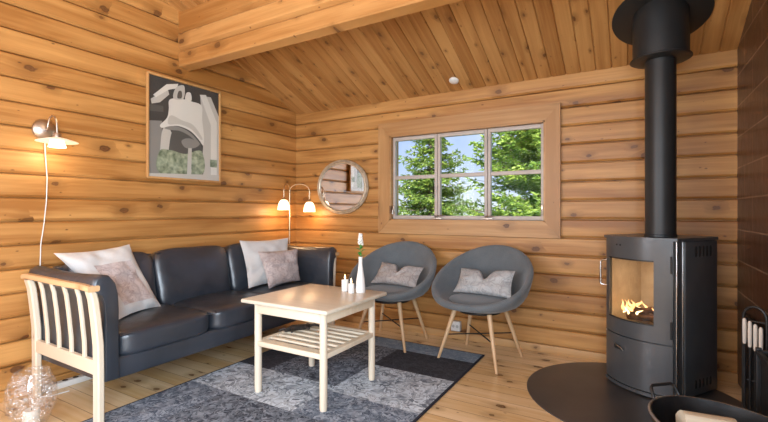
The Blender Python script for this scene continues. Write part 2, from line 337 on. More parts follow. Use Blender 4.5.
    def rbox(s, c, h, n=6.0, seg=14, puff=(0, 0, 0), wr=0.0, R=None, seed=0, ws=6):
        """soft rounded block: superellipsoid with centre c, half sizes h, puffed faces and wrinkles"""
        c = Vector(c); b0 = {}; base = len(s.v); R = R or Matrix.Identity(3)
        def vid(ix, iy, iz):
            k = (ix, iy, iz)
            if k not in b0:
                p = [math.tan((q/seg*2-1)*PI/4) for q in k]
                m = sum(abs(q)**n for q in p)**(1/n); p = [q/m for q in p]
                x, y, z = p
                fx, fy, fz = (1-x*x), (1-y*y), (1-z*z)
                P = Vector((x*h[0]+math.copysign(puff[0]*fy*fz, x) if puff[0] else x*h[0],
                            y*h[1]+(math.copysign(puff[1]*fx*fz, y) if puff[1] else 0),
                            z*h[2]+(math.copysign(puff[2]*fx*fy, z) if puff[2] else 0)))
                if wr: P += P.normalized()*wr*noise.noise(P*ws+Vector((seed*3.1, seed, 0)))
                s.v.append(tuple(c+R @ P)); b0[k] = len(s.v)-1
            return b0[k]
        for a in range(seg):
            for b in range(seg):
                for q, fl in ((0, 1), (seg, 0)):
                    for ax in range(3):
                        quad = []
                        for da, db in ((0, 0), (1, 0), (1, 1), (0, 1)):
                            k = [0, 0, 0]; k[ax] = q; k[(ax+1) % 3] = a+da; k[(ax+2) % 3] = b+db
                            quad.append(vid(*k))
                        s.face(quad[::-1] if fl else quad)
        return s
    def build(s, name, mats, parent=None, smooth=35, fix=True):
        me = D.meshes.new(name); me.from_pydata(s.v, [], s.f); me.validate()
        for m in (mats if isinstance(mats, list) else [mats]): me.materials.append(M[m] if isinstance(m, str) else m)
        if len(me.polygons) == len(s.mi): me.polygons.foreach_set('material_index', s.mi)
        if fix:
            import bmesh
            bm = bmesh.new(); bm.from_mesh(me); bmesh.ops.recalc_face_normals(bm, faces=bm.faces); bm.to_mesh(me); bm.free()
        if smooth:
            me.polygons.foreach_set('use_smooth', [True]*len(me.polygons)); me.set_sharp_from_angle(angle=math.radians(smooth))
        me.update(); o = D.objects.new(name, me); COL.objects.link(o)
        if parent is not None: o.parent = parent; o.matrix_parent_inverse = Matrix.Identity(4)
        return o
def tag(o, label=None, cat=None, group=None, kind=None):
    if label: o['label'] = label
    if cat: o['category'] = cat
    if group: o['group'] = group
    if kind: o['kind'] = kind
    return o
def thing(name, label, cat, loc=(0, 0, 0), rz=0, group=None):
    o = D.objects.new(name, None); COL.objects.link(o); o.location = loc; o.rotation_euler = (0, 0, rz); o.empty_display_size = .1
    return tag(o, label, cat, group)
def copy_tree(o, parent=None):
    c = o.copy(); COL.objects.link(c); c.parent = parent
    for ch in [x for x in list(D.objects) if x.parent == o]: copy_tree(ch, c)
    return c
def S(o): return tag(o, kind='structure')

# ------------------------------------------------------------------ the room
XW = 3.80; YB = -6.0; SL = .40; ZE = 2.177; YR = -3.2
def zc(y): return ZE + SL*(-y if y > YR else (-YR-(YR-y)))
def log_strip(mb, p0, p1, nrm, z0, z1, cut=None, jut=0):
    """one stretch of log wall from p0 to p1 (plan points); nrm = room side; cut(l) -> top height"""
    p0, p1, nrm = Vector((*p0, 0)), Vector((*p1, 0)), Vector((*nrm, 0))
    lv = [z0]; k = math.ceil((z0-Z0)/PITCH+1e-6)
    while Z0+k*PITCH < z1-.004: lv.append(Z0+k*PITCH); k += 1
    lv.append(z1)
    prof = []
    for a, b in zip(lv[:-1], lv[1:]):
        g = min(.020, (b-a)*.3); prof += [(a, -.032), (a+.0045, -.032), (a+.0065, -.013), (a+g, -.0015), ((a+b)/2, .0015), (b-g*.4, .0), (b-.002, -.009), (b-.0003, -.030)]
    prof.append((z1, -.012))
    n = max(1, int((p1-p0).length/.25))
    if cut is None:
        r = [[p+nrm*o_+Vector((0, 0, z)) for z, o_ in prof] for p in (p0, p1)]
        bk = [[p-nrm*.11+Vector((0, 0, z)) for z in (z1, z0)] for p in (p0, p1)]
        mb.loft([r[0]+bk[0], r[1]+bk[1]], True, True)
    else:
        rings = []
        for i in range(n+1):
            p = p0.lerp(p1, i/n); t_ = cut(p); rings.append([p+nrm*o_+Vector((0, 0, min(z, t_))) for z, o_ in prof]+[p-nrm*.11+Vector((0, 0, min(z, t_))) for z in (z1, z0)])
        mb.loft(rings, True, True)
# back wall with window hole
WX0, WX1, WZ0, WZ1 = 1.20, 2.61, 1.03, 1.835
mb = MB(); N = (0, -1)
log_strip(mb, (-.02, 0), (WX0, 0), N, 0, ZE+.03); log_strip(mb, (WX1, 0), (XW+.1, 0), N, 0, ZE+.03)
log_strip(mb, (WX0, 0), (WX1, 0), N, 0, WZ0); log_strip(mb, (WX0, 0), (WX1, 0), N, WZ1, ZE+.03)
S(mb.build('wall_back', 'log_back', smooth=25))
mb = MB(); log_strip(mb, (0, .1), (0, YB), (1, 0), 0, 3.5, cut=lambda p: zc(min(p.y, 0))+.02)
S(mb.build('wall_left', 'log_left', smooth=25))
mb = MB()
mb.box((XW, -3.2, 0), (XW+.12, .1, 3.5)); mb.box((XW, YB, 0), (XW+.12, -5.2, 3.5)); mb.box((XW, -5.2, 0), (XW+.12, -3.2, .5)); mb.box((XW, -5.2, 2.1), (XW+.12, -3.2, 3.5))
S(mb.build('wall_right', 'brick', smooth=0))
mb = MB()
for a, b in (((-.1, 0), (.6, 3.5)), ((4.0-.1, 0), (4.02, 3.5)), ((.6, 0), (3.9, .6)), ((.6, 2.5), (3.9, 3.5))):
    mb.box((a[0], YB-.12, a[1]), (b[0], YB, b[1]))
S(mb.build('wall_rear', 'log_back', smooth=0))
# ceiling: tongue and groove boards with V joints, following both slopes
def ceiling(y0, y1):
    mb = MB(); x = .03; P = .105; prof = []
    while x < XW+.05:
        prof += [(x, .010), (x+.006, 0), (x+P-.006, 0)]; x += P
    prof.append((x, .010))
    prof = [(-.1, 0)]+prof
    sg = [(px, zz) for px, zz in prof]
    rings = []
    for y in (y0, y1): rings.append([(px, y, zc(y)+zz) for px, zz in sg]+[(prof[-1][0], y, zc(y)+.12), (-.1, y, zc(y)+.12)])
    mb.loft(rings, True, True); return mb
mb = ceiling(.12, YR)
o = mb.build('ceiling', 'ceiling', smooth=0); S(o)
o2 = ceiling(YR, YB-.12).build('ceiling_rear_slope', 'ceiling', smooth=0); S(o2); o2.parent = o
mb = MB(); mb.box((-.1, YB-.1, -.1), (XW+.12, .1, 0)); S(mb.build('floor', 'floor', smooth=0))
# baseboard, corner trims
mb = MB(); mb.box((0.005, -.028, 0), (XW-.001, -.004, .062), .004); S(mb.build('baseboard_back', 'casing_h'))
mb = MB(); mb.box((.004, -5.9, 0), (.026, -.03, .062), .004); S(mb.build('baseboard_left', 'log_left'))
# beam (two stacked logs and a slim lower edge board)
mb = MB(); prof = [(-1.32, 2.286), (-1.40, 2.300), (-1.408, 2.31), (-1.41, 2.41), (-1.403, 2.420), (-1.375, 2.424), (-1.378, 2.434), (-1.41, 2.455), (-1.415, 2.56), (-1.405, 2.570), (-1.38, 2.574), (-1.383, 2.584), (-1.41, 2.61), (-1.41, zc(-1.41)+.02), (-1.31, zc(-1.31)+.02), (-1.31, 2.296)]
mb.loft([[(x, y, z) for y, z in prof] for x in (.001, XW)], True, True)
S(mb.build('trim_beam', 'beam', smooth=20))

# window
mb = MB(); cw0, cw1, cz0, cz1 = 1.077, 2.723, .907, 1.960
mb.cur = 0
def mitre(a, b, c, d, y0, y1):   # quad prism in the wall plane
    mb.prism([a, b, c, d], y0, y1, axis=1)
mitre((cw0, cz1), (cw1, cz1), (WX1, WZ1), (WX0, WZ1), -.032, -.004); mitre((cw0, cz0), (cw1, cz0), (WX1, WZ0), (WX0, WZ0), -.032, -.004)
mb.cur = 1
mitre((cw0, cz0+.001), (cw0, cz1-.001), (WX0, WZ1), (WX0, WZ0), -.034, -.004); mitre((cw1, cz0+.001), (cw1, cz1-.001), (WX1, WZ1), (WX1, WZ0), -.034, -.004)
win = S(mb.build('window_1', ['casing_h', 'casing_v'], smooth=20))
mb = MB()   # lining of the reveal
mb.box((WX0, -.03, WZ0-.005), (WX1, .13, WZ0+.012)); mb.box((WX0, -.03, WZ1-.012), (WX1, .13, WZ1+.005)); mb.box((WX0-.004, -.03, WZ0), (WX0+.012, .13, WZ1)); mb.box((WX1-.012, -.03, WZ0), (WX1+.004, .13, WZ1))
mb.build('window_lining', 'casing_h', win, smooth=0)
xs = [WX0+.012, WX0+.012+(WX1-WX0-.024)/3, WX0+.012+(WX1-WX0-.024)*2/3, WX1-.012]; zm = 1.437
for i in range(3):
    a, b = xs[i]+.002, xs[i+1]-.002; f = .026; y0, y1 = .012, .055; zb, zt = WZ0+.014, WZ1-.014
    mb = MB(); f2 = f if i != 1 else f
    mb.box((a, y0, zb), (a+f, y1, zt), .004); mb.box((b-f, y0, zb), (b, y1, zt), .004)
    mb.box((a+f-.001, y0, zb), (b-f+.001, y1, zb+.034), .004); mb.box((a+f-.001, y0, zt-.034), (b-f+.001, y1, zt), .004)
    mb.box((a+f-.001, y0+.004, zm-.017), (b-f+.001, y1-.004, zm+.017), .003)
    sash = mb.build('window_sash', 'white_paint', win)
    g = MB(); g.box((a+f-.004, .032, zb+.03), (b-f+.004, .036, zt-.03)); g.build('window_pane', 'pane', sash, smooth=0)
for x in (xs[1]+.0, xs[2]+.0):
    mb = MB(); mb.box((x-.05, -.004, WZ0+.016), (x+.05, .012, WZ0+.03), .003); mb.tube([(x-.012, .0, WZ0+.03), (x-.012, -.012, WZ0+.045), (x+.05, -.016, WZ0+.048)], .005, 8); mb.lathe([(.008, 0), (.011, .006), (.007, .012)], (x+.05, -.016, WZ0+.043), 12)
    mb.build('window_catch', 'nickel', win)
for x in (xs[0]+.016, xs[3]-.016):
    mb = MB(); mb.box((x-.009, -.004, 1.09), (x+.009, .012, 1.17), .003); mb.tube([(x, -.004, 1.13), (x, -.022, 1.13), (x, -.024, 1.09)], .005, 8); mb.build('window_latch', 'nickel', win)

# ------------------------------------------------------------------ outdoors
mb = MB(); mb.box((-45, .6, -.9), (45, 80, -.6)); o = mb.build('ground', 'grass', smooth=0); S(o)
def blade(mb, p, d, L, w, up):
    d = d.normalized(); sx = d.cross(up)
    if sx.length < 1e-3: sx = Vector((1, 0, 0))
    sx = sx.normalized()*w; b = len(mb.v)
    mb.v += [tuple(p), tuple(p+d*L*.45+sx), tuple(p+d*L), tuple(p+d*L*.45-sx)]; mb.face((b, b+1, b+2, b+3))
def spruce(name, base, H, R0, label, mat, zlow=0, dens=1.0, nb=7, seed=1, droop=.25, lift=.6, step=.20):
    rnd = random.Random(seed); root = thing(name, label, 'tree', base)
    tr = MB(); tr.tube([(0, 0, 0), (.02, .01, H*.5), (0, 0, H)], [.035*H/2.2, .022*H/2.2, .008], 10)
    fo = MB(); bn = MB(); z = zlow
    while z < H-.05:
        rr = R0*(1-z/H)**.8
        for k in range(nb):
            an = rnd.random()*2*PI; L = rr*(.65+.5*rnd.random()); zz = z+rnd.random()*step
            pts = []; n = max(4, int(L/.09)); od = Vector((math.cos(an), math.sin(an), 0)); sd = Vector((-od.y, od.x, 0))
            for i in range(n+1):
                q = i/n; pts.append(Vector((0, 0, zz))+od*(L*q)+Vector((0, 0, L*(-droop*q+lift*.35*q**3)))+sd*.06*math.sin(q*5+an))
            bn.tube([pts[0], pts[n//2], pts[-1]], [.012, .008, .003], 5)
            for i in range(1, n+1):
                q = i/n; p = pts[i]; d = (pts[i]-pts[i-1]).normalized()
                for sgn in (-1, 1):
                    tl = (.10+.30*(1-q)*min(1, L))*(.7+.6*rnd.random())
                    td = (sd*sgn+d*.7+Vector((0, 0, -.25+.3*rnd.random()))).normalized(); m = max(2, int(tl/.05/dens**-1*.8))
                    for j in range(m):
                        pp = p+td*(tl*j/m)-Vector((0, 0, .25*tl*(j/m)**2))
                        for w_ in range(3):
                            dv = (td+Vector((rnd.uniform(-.9, .9), rnd.uniform(-.9, .9), rnd.uniform(-.6, .5)))).normalized()
                            blade(fo, pp, dv, (.09+.03*rnd.random()), .017, Vector((rnd.uniform(-1, 1), rnd.uniform(-1, 1), rnd.uniform(-.2, 1))))
        z += step
    tr.build('trunk', 'bark', root); bn.build('branches', 'bark', root, fix=False); fo.build('needles', mat, root, smooth=0, fix=False)
    return root
spruce('spruce_tree', (-.72, 5.2, -.6), 4.3, 1.5, 'slender spruce with thin drooping branches seen through the left window panes', 'spruce', .8, 1.0, 9, 3, .35, .9, .19)
spruce('spruce_tree', (2.05, 4.5, -.6), 7.5, 1.9, 'broad bright green spruce filling the right window panes', 'spruce2', .8, 1.0, 14, 5, .22, .7, .14)
spruce('spruce_tree', (3.2, 13.5, -.6), 9.5, 2.4, 'tall spruce standing farther back behind the broad bright one', 'spruce', .6, .7, 12, 9, .25, .7, .22)
def shrub(base, R, H, label, seed, n=5000):
    rnd = random.Random(seed); root = thing('garden_shrub', label, 'shrub', base, group='shrubs in the garden')
    fo = MB()
    for i in range(n):
        th = rnd.random()*2*PI; ph = math.acos(1-rnd.random()*1.0); r = .55+.5*rnd.random()
        p = Vector((math.cos(th)*math.sin(ph)*R*r, math.sin(th)*math.sin(ph)*R*r, H*math.cos(ph)*r)); p += .18*Vector((noise.noise(p*2.5), noise.noise(p*2.5+Vector((9, 0, 0))), noise.noise(p*2.2+Vector((0, 9, 0)))))
        p.z = max(.02, p.z)
        blade(fo, p, Vector((rnd.uniform(-1, 1), rnd.uniform(-1, 1), rnd.uniform(-.4, 1))), .12, .03, Vector((rnd.uniform(-1, 1), rnd.uniform(-1, 1), rnd.random())))
    st = MB()
    for k in range(6):
        a = k*PI/3; st.tube([(0, 0, 0), (math.cos(a)*R*.3, math.sin(a)*R*.3, H*.45), (math.cos(a)*R*.6, math.sin(a)*R*.6, H*.8)], [.03, .02, .008], 6)
    fo.build('leaves', 'shrub', root, smooth=0, fix=False); st.build('stems', 'bark', root)
shrub((-3.0, 13.0, -.6), 1.7, 2.25, 'rounded pale green shrub at far left beyond the slender spruce', 11)
shrub((.0, 10.6, -.6), 1.3, 2.1, 'rounded pale green shrub between the two spruces', 12)
shrub((-7.2, 14.5, -.6), 2.0, 2.0, 'low pale shrub at the left edge of the window view', 13)
shrub((2.45, 9.2, -.6), 1.6, 2.5, 'pale shrub just behind the foot of the broad bright spruce', 14, 7000)

# ------------------------------------------------------------------ sofa
sofa = thing('leather_sofa', 'three-seat black leather sofa with slatted pale wooden arm along the left wall', 'sofa', (.45, -1.44, 0))
SO = Vector((.45, -1.44, 0))
def rel(o, org=SO):    # meshes built in room coordinates, moved into the thing's frame
    o.data.transform(Matrix.Translation(-org)); return o
YN, YF = -2.32, -.50     # inner faces of the arms
bnd = [YN+.005, -1.78, -1.14, YF-.005]; bns = [YN+.005, -1.70, -1.09, YF-.005]
for i in range(3):
    a, b = bns[i], bns[i+1]; c = (a+b)/2; h = (b-a)/2-.002
    mb = MB(); mb.rbox((.525, c, .385), (.295, h, .075), 7, 18, (0.004, 0, .022), .006, seed=i)
    sc = rel(mb.build('seat_cushion', 'leather', sofa, smooth=60))
    pp = MB(); pts = [(.79, a+.03, .446), (.805, a+.012, .44), (.81, c, .443), (.805, b-.012, .44), (.79, b-.03, .446)]
    pp.tube(pts, .004, 6); rel(pp.build('piping', 'leather', sc))
    a, b = bnd[i], bnd[i+1]; c = (a+b)/2; h = (b-a)/2-.002
    R = Matrix.Rotation(math.radians(-12), 3, 'Y')
    mb = MB(); mb.rbox((.245, c, .62), (.068, h, .215), 6, 20, (.035, 0, .006), .007, R, seed=i+5)
    bc = rel(mb.build('back_cushion', 'leather', sofa, smooth=60))
    bt = MB(); 
    pp = MB(); pp.tube([(.26, a+.02, .815), (.253, c, .822), (.26, b-.02, .815)], .004, 6); rel(pp.build('piping', 'leather', bc))
mb = MB(); mb.box((.12, YN-.03, .205), (.80, YF+.03, .325), .02); mb.box((.10, YN-.03, .21), (.18, YF+.03, .78), .03)
rel(mb.build('upholstered_base', 'leather', sofa))
def arm(ys, yi):
    """ys = +1 far arm (outside is +y), -1 near arm; yi = inner face"""
    P = [(0, .22), (0, .60), (.004, .68), (.02, .745), (.05, .782), (.09, .79), (.122, .77), (.132, .735), (.118, .705), (.09, .69), (.075, .64), (.07, .55), (.07, .22)]
    poly = [(yi+ys*a, z) for a, z in P]; cy = yi+ys*.05; cz = .5
    rings = []
    for x, s_ in ((.075, .90), (.085, .97), (.11, 1.), (.80, 1.), (.822, .985), (.835, .93), (.838, .85)):
        rings.append([(x, cy+(y-cy)*s_, cz+(z-cz)*(1-(1-s_)*.35)) for y, z in poly])
    # gentle dip of the top line
    m = MB(); full = []
    for r in rings[:3]: full.append(r)
    for k in range(1, 8):
        x = .11+(.80-.11)*k/8; full.append([(x, y, z-(.012*math.sin(PI*k/8) if z > .6 else 0)) for _, y, z in rings[2]])
    full += rings[3:]
    m.loft(full, True, True); a_ = rel(m.build('upholstered_arm', 'leather', sofa, smooth=50))
    w = MB()
    yo = yi+ys*.088
    def post(x):
        return [(x, yo, .0115 if x > .7 else 0), (x, yo, .25), (x, yo+ys*.002, .42), (x-.002, yo+ys*.014, .56), (x-.006, yo+ys*.024, .66), (x-.01, yo+ys*.036, .712)]
    fr = MB(); fr.bar((.08, yo, .308), (.81, yo, .298), .03, .075); frame = rel(fr.build('arm_frame', 'birch_x', sofa))
    for x in (.095, .805):
        g = MB(); g.path_bar(post(x), .058, .034, (1, 0, 0)); rel(g.build('leg', 'birch', sofa))
    g = MB(); g.path_bar([(.065, yo+ys*.040, .728), (.12, yo+ys*.041, .736), (.30, yo+ys*.041, .732), (.55, yo+ys*.041, .728), (.76, yo+ys*.041, .728), (.84, yo+ys*.040, .722)], .030, .058, (0, 0, 1)); rel(g.build('armrest', 'honey', sofa))
    for k in range(4):
        x = .095+(.805-.095)*(k+1)/5
        g = MB(); g.path_bar([(x, yo, .335), (x, yo+ys*.002, .42), (x-.002, yo+ys*.014, .56), (x-.006, yo+ys*.024, .66), (x-.01, yo+ys*.035, .708)], .025, .016, (1, 0, 0)); rel(g.build('slat', 'birch', frame))
arm(-1, YN); arm(1, YF)

# ------------------------------------------------------------------ cushions
def pillow(name, label, cat, TL, TR, BR, BL, T, mat, group=None, dip=0, pinch=.07, n=22, wr=.012, seed=0, back=None, floorz=None):
    TL, TR, BR, BL = map(Vector, (TL, TR, BR, BL)); cen = (TL+TR+BR+BL)/4
    U = (TR-TL).normalized(); V = ((TL+TR)-(BL+BR)).normalized(); Nn = U.cross(V).normalized()
    mb = MB(); idx = {}
    for sd in (1, -1):
        for i in range(n+1):
            for j in range(n+1):
                u, v = i/n*2-1, j/n*2-1; edge = i in (0, n) or j in (0, n)
                if edge and sd == -1: idx[(sd, i, j)] = idx[(1, i, j)]; continue
                uu = u*(1-pinch*(1-v*v)); vv = v*(1-pinch*(1-u*u))
                p = (TL*(1-uu)*(1+vv)+TR*(1+uu)*(1+vv)+BR*(1+uu)*(1-vv)+BL*(1-uu)*(1-vv))/4
                if dip: p = p-V*dip*math.exp(-((u-.02)/.17)**2)*((v+1)/2)**2
                th = T*((1-u**4)*(1-v**4))**.6*(1-.35*dip*5*math.exp(-((u)/.3)**2)*((v+1)/2))
                w = noise.noise(Vector((u*2.2+seed, v*2.2, sd*2)))*wr*(0 if edge else 1)+noise.noise(Vector((u*5+seed, v*5, sd*2)))*wr*.5*(0 if edge else 1)
                p = p+Nn*(sd*th+w)
                if floorz is not None and p.z < floorz: p.z = floorz+.001*(n-j)*.1
                mb.v.append(tuple(p-cen)); idx[(sd, i, j)] = len(mb.v)-1
    for sd in (1, -1):
        for i in range(n):
            for j in range(n):
                q = (idx[(sd, i, j)], idx[(sd, i+1, j)], idx[(sd, i+1, j+1)], idx[(sd, i, j+1)]); mb.face(q if sd == 1 else q[::-1])
    o = mb.build(name, mat, smooth=70); o.location = cen
    return tag(o, label, cat, group)
SG = 'cushions on the leather sofa'
pc = [Vector(p) for p in ((.19, -2.36, .865), (.27, -1.955, .895), (.455, -1.845, .475), (.59, -2.20, .475))]
p1 = pillow('throw_pillow', 'large white cushion with mauve printed square leaning on the near sofa arm', 'cushion', *pc, .062, 'white_cotton', SG, seed=1, wr=.02)
# the printed square, lying on the front face of that cushion
TL, TR, BR, BL = pc; cen = sum(pc, Vector())/4; U = (TR-TL).normalized(); V = ((TL+TR)-(BL+BR)).normalized(); Nn = U.cross(V).normalized()
def on_face(a, b):
    u, v = a, b; uu = u*(1-.07*(1-v*v)); vv = v*(1-.07*(1-u*u))
    p = (TL*(1-uu)*(1+vv)+TR*(1+uu)*(1+vv)+BR*(1+uu)*(1-vv)+BL*(1-uu)*(1-vv))/4
    th = .062*((1-u**4)*(1-v**4))**.6
    w = noise.noise(Vector((u*2.2+1, v*2.2, 2)))*.02+noise.noise(Vector((u*5+1, v*5, 2)))*.01
    return p+Nn*(th+w+.0022)-cen
mb = MB(); n = 16; b0 = 0
for i in range(n+1):
    for j in range(n+1): mb.v.append(tuple(on_face(-.50+1.18*i/n, -.80+1.22*j/n)))
for i in range(n):
    for j in range(n): mb.face((i*(n+1)+j, (i+1)*(n+1)+j, (i+1)*(n+1)+j+1, i*(n+1)+j+1))
o = mb.build('printed_panel', 'print_mauve', p1, smooth=70, fix=False); o['label'] = 'mauve printed square'
pillow('throw_pillow', 'large plain white cushion in the far corner of the sofa behind a mauve one', 'cushion', (.27, -1.02, .865), (.42, -.575, .87), (.50, -.64, .48), (.46, -1.09, .48), .05, 'white_cotton', SG, seed=2, wr=.02)
pillow('throw_pillow', 'smaller mauve patterned cushion in front of the white one at far sofa end', 'cushion', (.455, -.985, .775), (.545, -.585, .775), (.60, -.61, .49), (.62, -1.02, .48), .045, 'print_mauve', SG, seed=3, wr=.012)

# ------------------------------------------------------------------ rug
RX0, RX1, RY0, RY1 = .70, 2.22, -2.95, -.336
mb = MB()
patches = [(.70, 1.58, -1.80, -1.40, 3), (1.58, 2.22, -1.47, -.95, 3), (1.58, 2.22, -.95, -.56, 2), (1.82, 2.22, -.56, RY1, 5), (1.30, 1.82, -.56, RY1, 5), (.70, 1.30, -.56, RY1, 4),
           (1.0, 1.58, -1.40, -.95, 1), (.70, 1.0, -1.40, -.95, 2), (.70, 1.58, -.95, -.56, 1), (1.58, 2.22, -1.80, -1.47, 4), (1.05, 1.62, -2.20, -1.80, 1), (.70, 1.05, -2.20, -1.80, 4),
           (1.62, 2.22, -2.10, -1.80, 1), (.70, 1.30, -2.60, -2.20, 4), (1.30, 1.62, -2.60, -2.20, 2), (1.62, 2.22, -2.60, -2.10, 3), (.70, 1.40, RY0, -2.60, 1), (1.40, 2.22, RY0, -2.60, 5)]
for x0, x1, y0, y1, m in patches:
    mb.cur = m
    e_ = .014
    X0 = x0+(e_ if x0 == .70 else 0); X1 = x1-(e_ if x1 == 2.22 else 0); Y0 = y0+(e_ if y0 == RY0 else 0); Y1 = y1-(e_ if y1 == RY1 else 0)
    mb.add([(X0, Y0, .0105), (X1, Y0, .0105), (X1, Y1, .0105), (X0, Y1, .0105)], [(0, 1, 2, 3)])
mb.cur = 0; mb.box((RX0, RY0, .0005), (RX1, RY1, .010), .003)
rc = Vector(((RX0+RX1)/2, (RY0+RY1)/2, 0))
rug = mb.build('area_rug', ['rug_edge', 'rug_navy', 'rug_dark', 'rug_light', 'rug_mid', 'rug_blue'], smooth=0, fix=False)
rug.data.transform(Matrix.Translation(-rc)); rug.location = rc
tag(rug, 'patchwork rug of navy, slate and pale grey squares under the coffee table', 'rug')
RT = .0115

# ------------------------------------------------------------------ coffee table
tb = thing('coffee_table', 'square pale birch coffee table with slatted lower shelf on the rug', 'coffee table', (1.475, -1.45, RT))
H = .585-RT; w = .325
mb = MB(); mb.box((-w-.005, -w, H-.024), (w+.005, w, H), .009); mb.build('tabletop', 'tabletop', tb)
for sx in (-1, 1):
    for sy in (-1, 1):
        mb = MB(); mb.tube([(sx*.253, sy*.253, 0), (sx*.253, sy*.253, .02), (sx*.253, sy*.253, H-.025)], [.019, .022, .022], 16); mb.build('leg', 'birch', tb)
ap = MB()
for s_ in (-1, 1):
    ap.box((-.26, s_*.264-.009, H-.088), (.26, s_*.264+.009, H-.024), .003); ap.box((s_*.264-.009, -.26, H-.088), (s_*.264+.009, .26, H-.024), .003)
ap.build('apron', 'birch_x', tb)
hs = .315
sh = MB()
for s_ in (-1, 1):
    sh.box((-.26, s_*.253-.018, hs-.03), (.26, s_*.253+.018, hs), .004); sh.box((s_*.253-.018, -.26, hs-.03), (s_*.253+.018, .26, hs), .004)
shelf = sh.build('shelf_frame', 'birch_x', tb)
for k in range(7):
    y = -.215+k*.43/6; g = MB(); g.box((-.255, y-.017, hs-.016), (.255, y+.017, hs-.002), .003); g.build('slat', 'birch_x', shelf)
# things on the table
TZ = .585; 
def floorpt(u, v, z):
    """used once to read positions: point at height z"""
    dx = -.5045*429+.8634*(u-384); dy = .8634*429+.5045*(u-384); t_ = (1.12-z)/(v-211); return 3.22+dx*t_, -3.59+dy*t_
def candle(px, py, r, h, label):
    c = thing('candle_holder', label, 'candle holder', (px, py, TZ+.0005), group='candles on the coffee table')
    mb = MB(); mb.lathe([(r*.9, 0), (r, .004), (r, h), (r-.003, h+.001), (r-.004, h-.012), (.001, h-.013)], n=28); mb.build('cup', 'porcelain', c)
    mb = MB(); mb.lathe([(r-.006, h-.012), (r-.006, h-.006), (.001, h-.006)], n=20); wx = mb.build('candle', 'wax', c)
    mb = MB(); mb.tube([(0, 0, h-.006), (0, 0, h+.004)], .0012, 6); mb.build('wick', 'dark_slot', wx)
    mb = MB(); mb.lathe([(.0005, h+.002), (.0045, h+.010), (.0055, h+.016), (.003, h+.027), (.0005, h+.038)], n=12); mb.build('flame', 'candle_flame', wx)
x, y = floorpt(345, 291, TZ); candle(x, y, .0235, .074, 'taller white tealight cup with lit candle, left one beside the vase')
x, y = floorpt(351.2, 293, TZ); candle(x, y, .0205, .060, 'shorter white tealight cup with lit candle, right one beside the vase')
x, y = floorpt(360.5, 292.5, TZ)
v_ = thing('bottle_vase', 'slim white bottle vase with a white flower on the coffee table', 'vase', (x, y, TZ+.0005))
mb = MB(); mb.lathe([(.029, 0), (.032, .005), (.032, .025), (.027, .088), (.018, .145), (.0125, .188), (.0125, .222), (.015, .234), (.013, .234), (.010, .215), (.010, .19), (.001, .18)], n=32); mb.build('bottle', 'porcelain', v_, smooth=50)
fl = thing('cut_flower', 'white blossom on a green leafy stem standing in the white bottle vase', 'flower', (x, y, TZ+.19))
mb = MB(); mb.tube([(0, 0, 0), (.002, 0, .05), (-.004, 0, .10), (0, 0, .18)], [.0025, .002, .002, .0015], 6); mb.build('stem', 'leaf', fl)
def leaf(mb, p, d, L, w, n=6):
    p, d = Vector(p), Vector(d).normalized(); s_ = d.cross(Vector((0, 0, 1))).normalized(); up = s_.cross(d)
    rows = []
    for i in range(n+1):
        q = i/n; ww = w*math.sin(PI*min(1, q*.95+.05))**.7; c = p+d*L*q-Vector((0, 0, L*.35*q*q)); rows.append([c-s_*ww+up*.15*ww, c-up*.1*ww, c+s_*ww+up*.15*ww])
    mb.loft(rows, False, False)
mb = MB()
for k in range(7):
    a = k*2.4; leaf(mb, (0, 0, .040+.011*k), (math.cos(a), math.sin(a), .9), .055, .013)
mb.build('leaves', 'leaf', fl, fix=False)
mb = MB()
for k in range(26):
    a = k*2.4; q = k/25; r = .014*(1-q*.6); z = .125+.070*q
    c = (math.cos(a)*r, math.sin(a)*r, z); mb.rbox(c, (.0075, .0075, .006), 2.2, 4, wr=.002, seed=k)
mb.build('blossom', 'petal', fl, smooth=60)
# dark ornament on the shelf
ox, oy = floorpt(299, 330, RT+hs)
od = thing('dark_ornament', 'dark branching metal ornament lying on the slatted shelf of the table', 'ornament', (ox, oy, RT+hs+.001), math.radians(70))
mb = MB(); mb.tube([(-.10, 0, .014), (-.04, .012, .018), (.03, -.006, .016), (.10, .008, .012)], [.012, .020, .019, .010], 10); mb.build('body', 'brown_dark', od)
for k, (x0, a) in enumerate(((-.08, 2.3), (-.05, -2.0), (-.01, 1.6), (.03, -1.3), (.06, 1.0), (.085, -.6))):
    g = MB(); g.tube([(x0, 0, .014), (x0+.03*math.cos(a), .03*math.sin(a), .020), (x0+.06*math.cos(a), .05*math.sin(a), .012)], [.009, .009, .007], 8); g.rbox((x0+.06*math.cos(a), .05*math.sin(a), .012), (.009, .009, .009), 2.2, 5); g.build('prong', 'brown_dark', od)

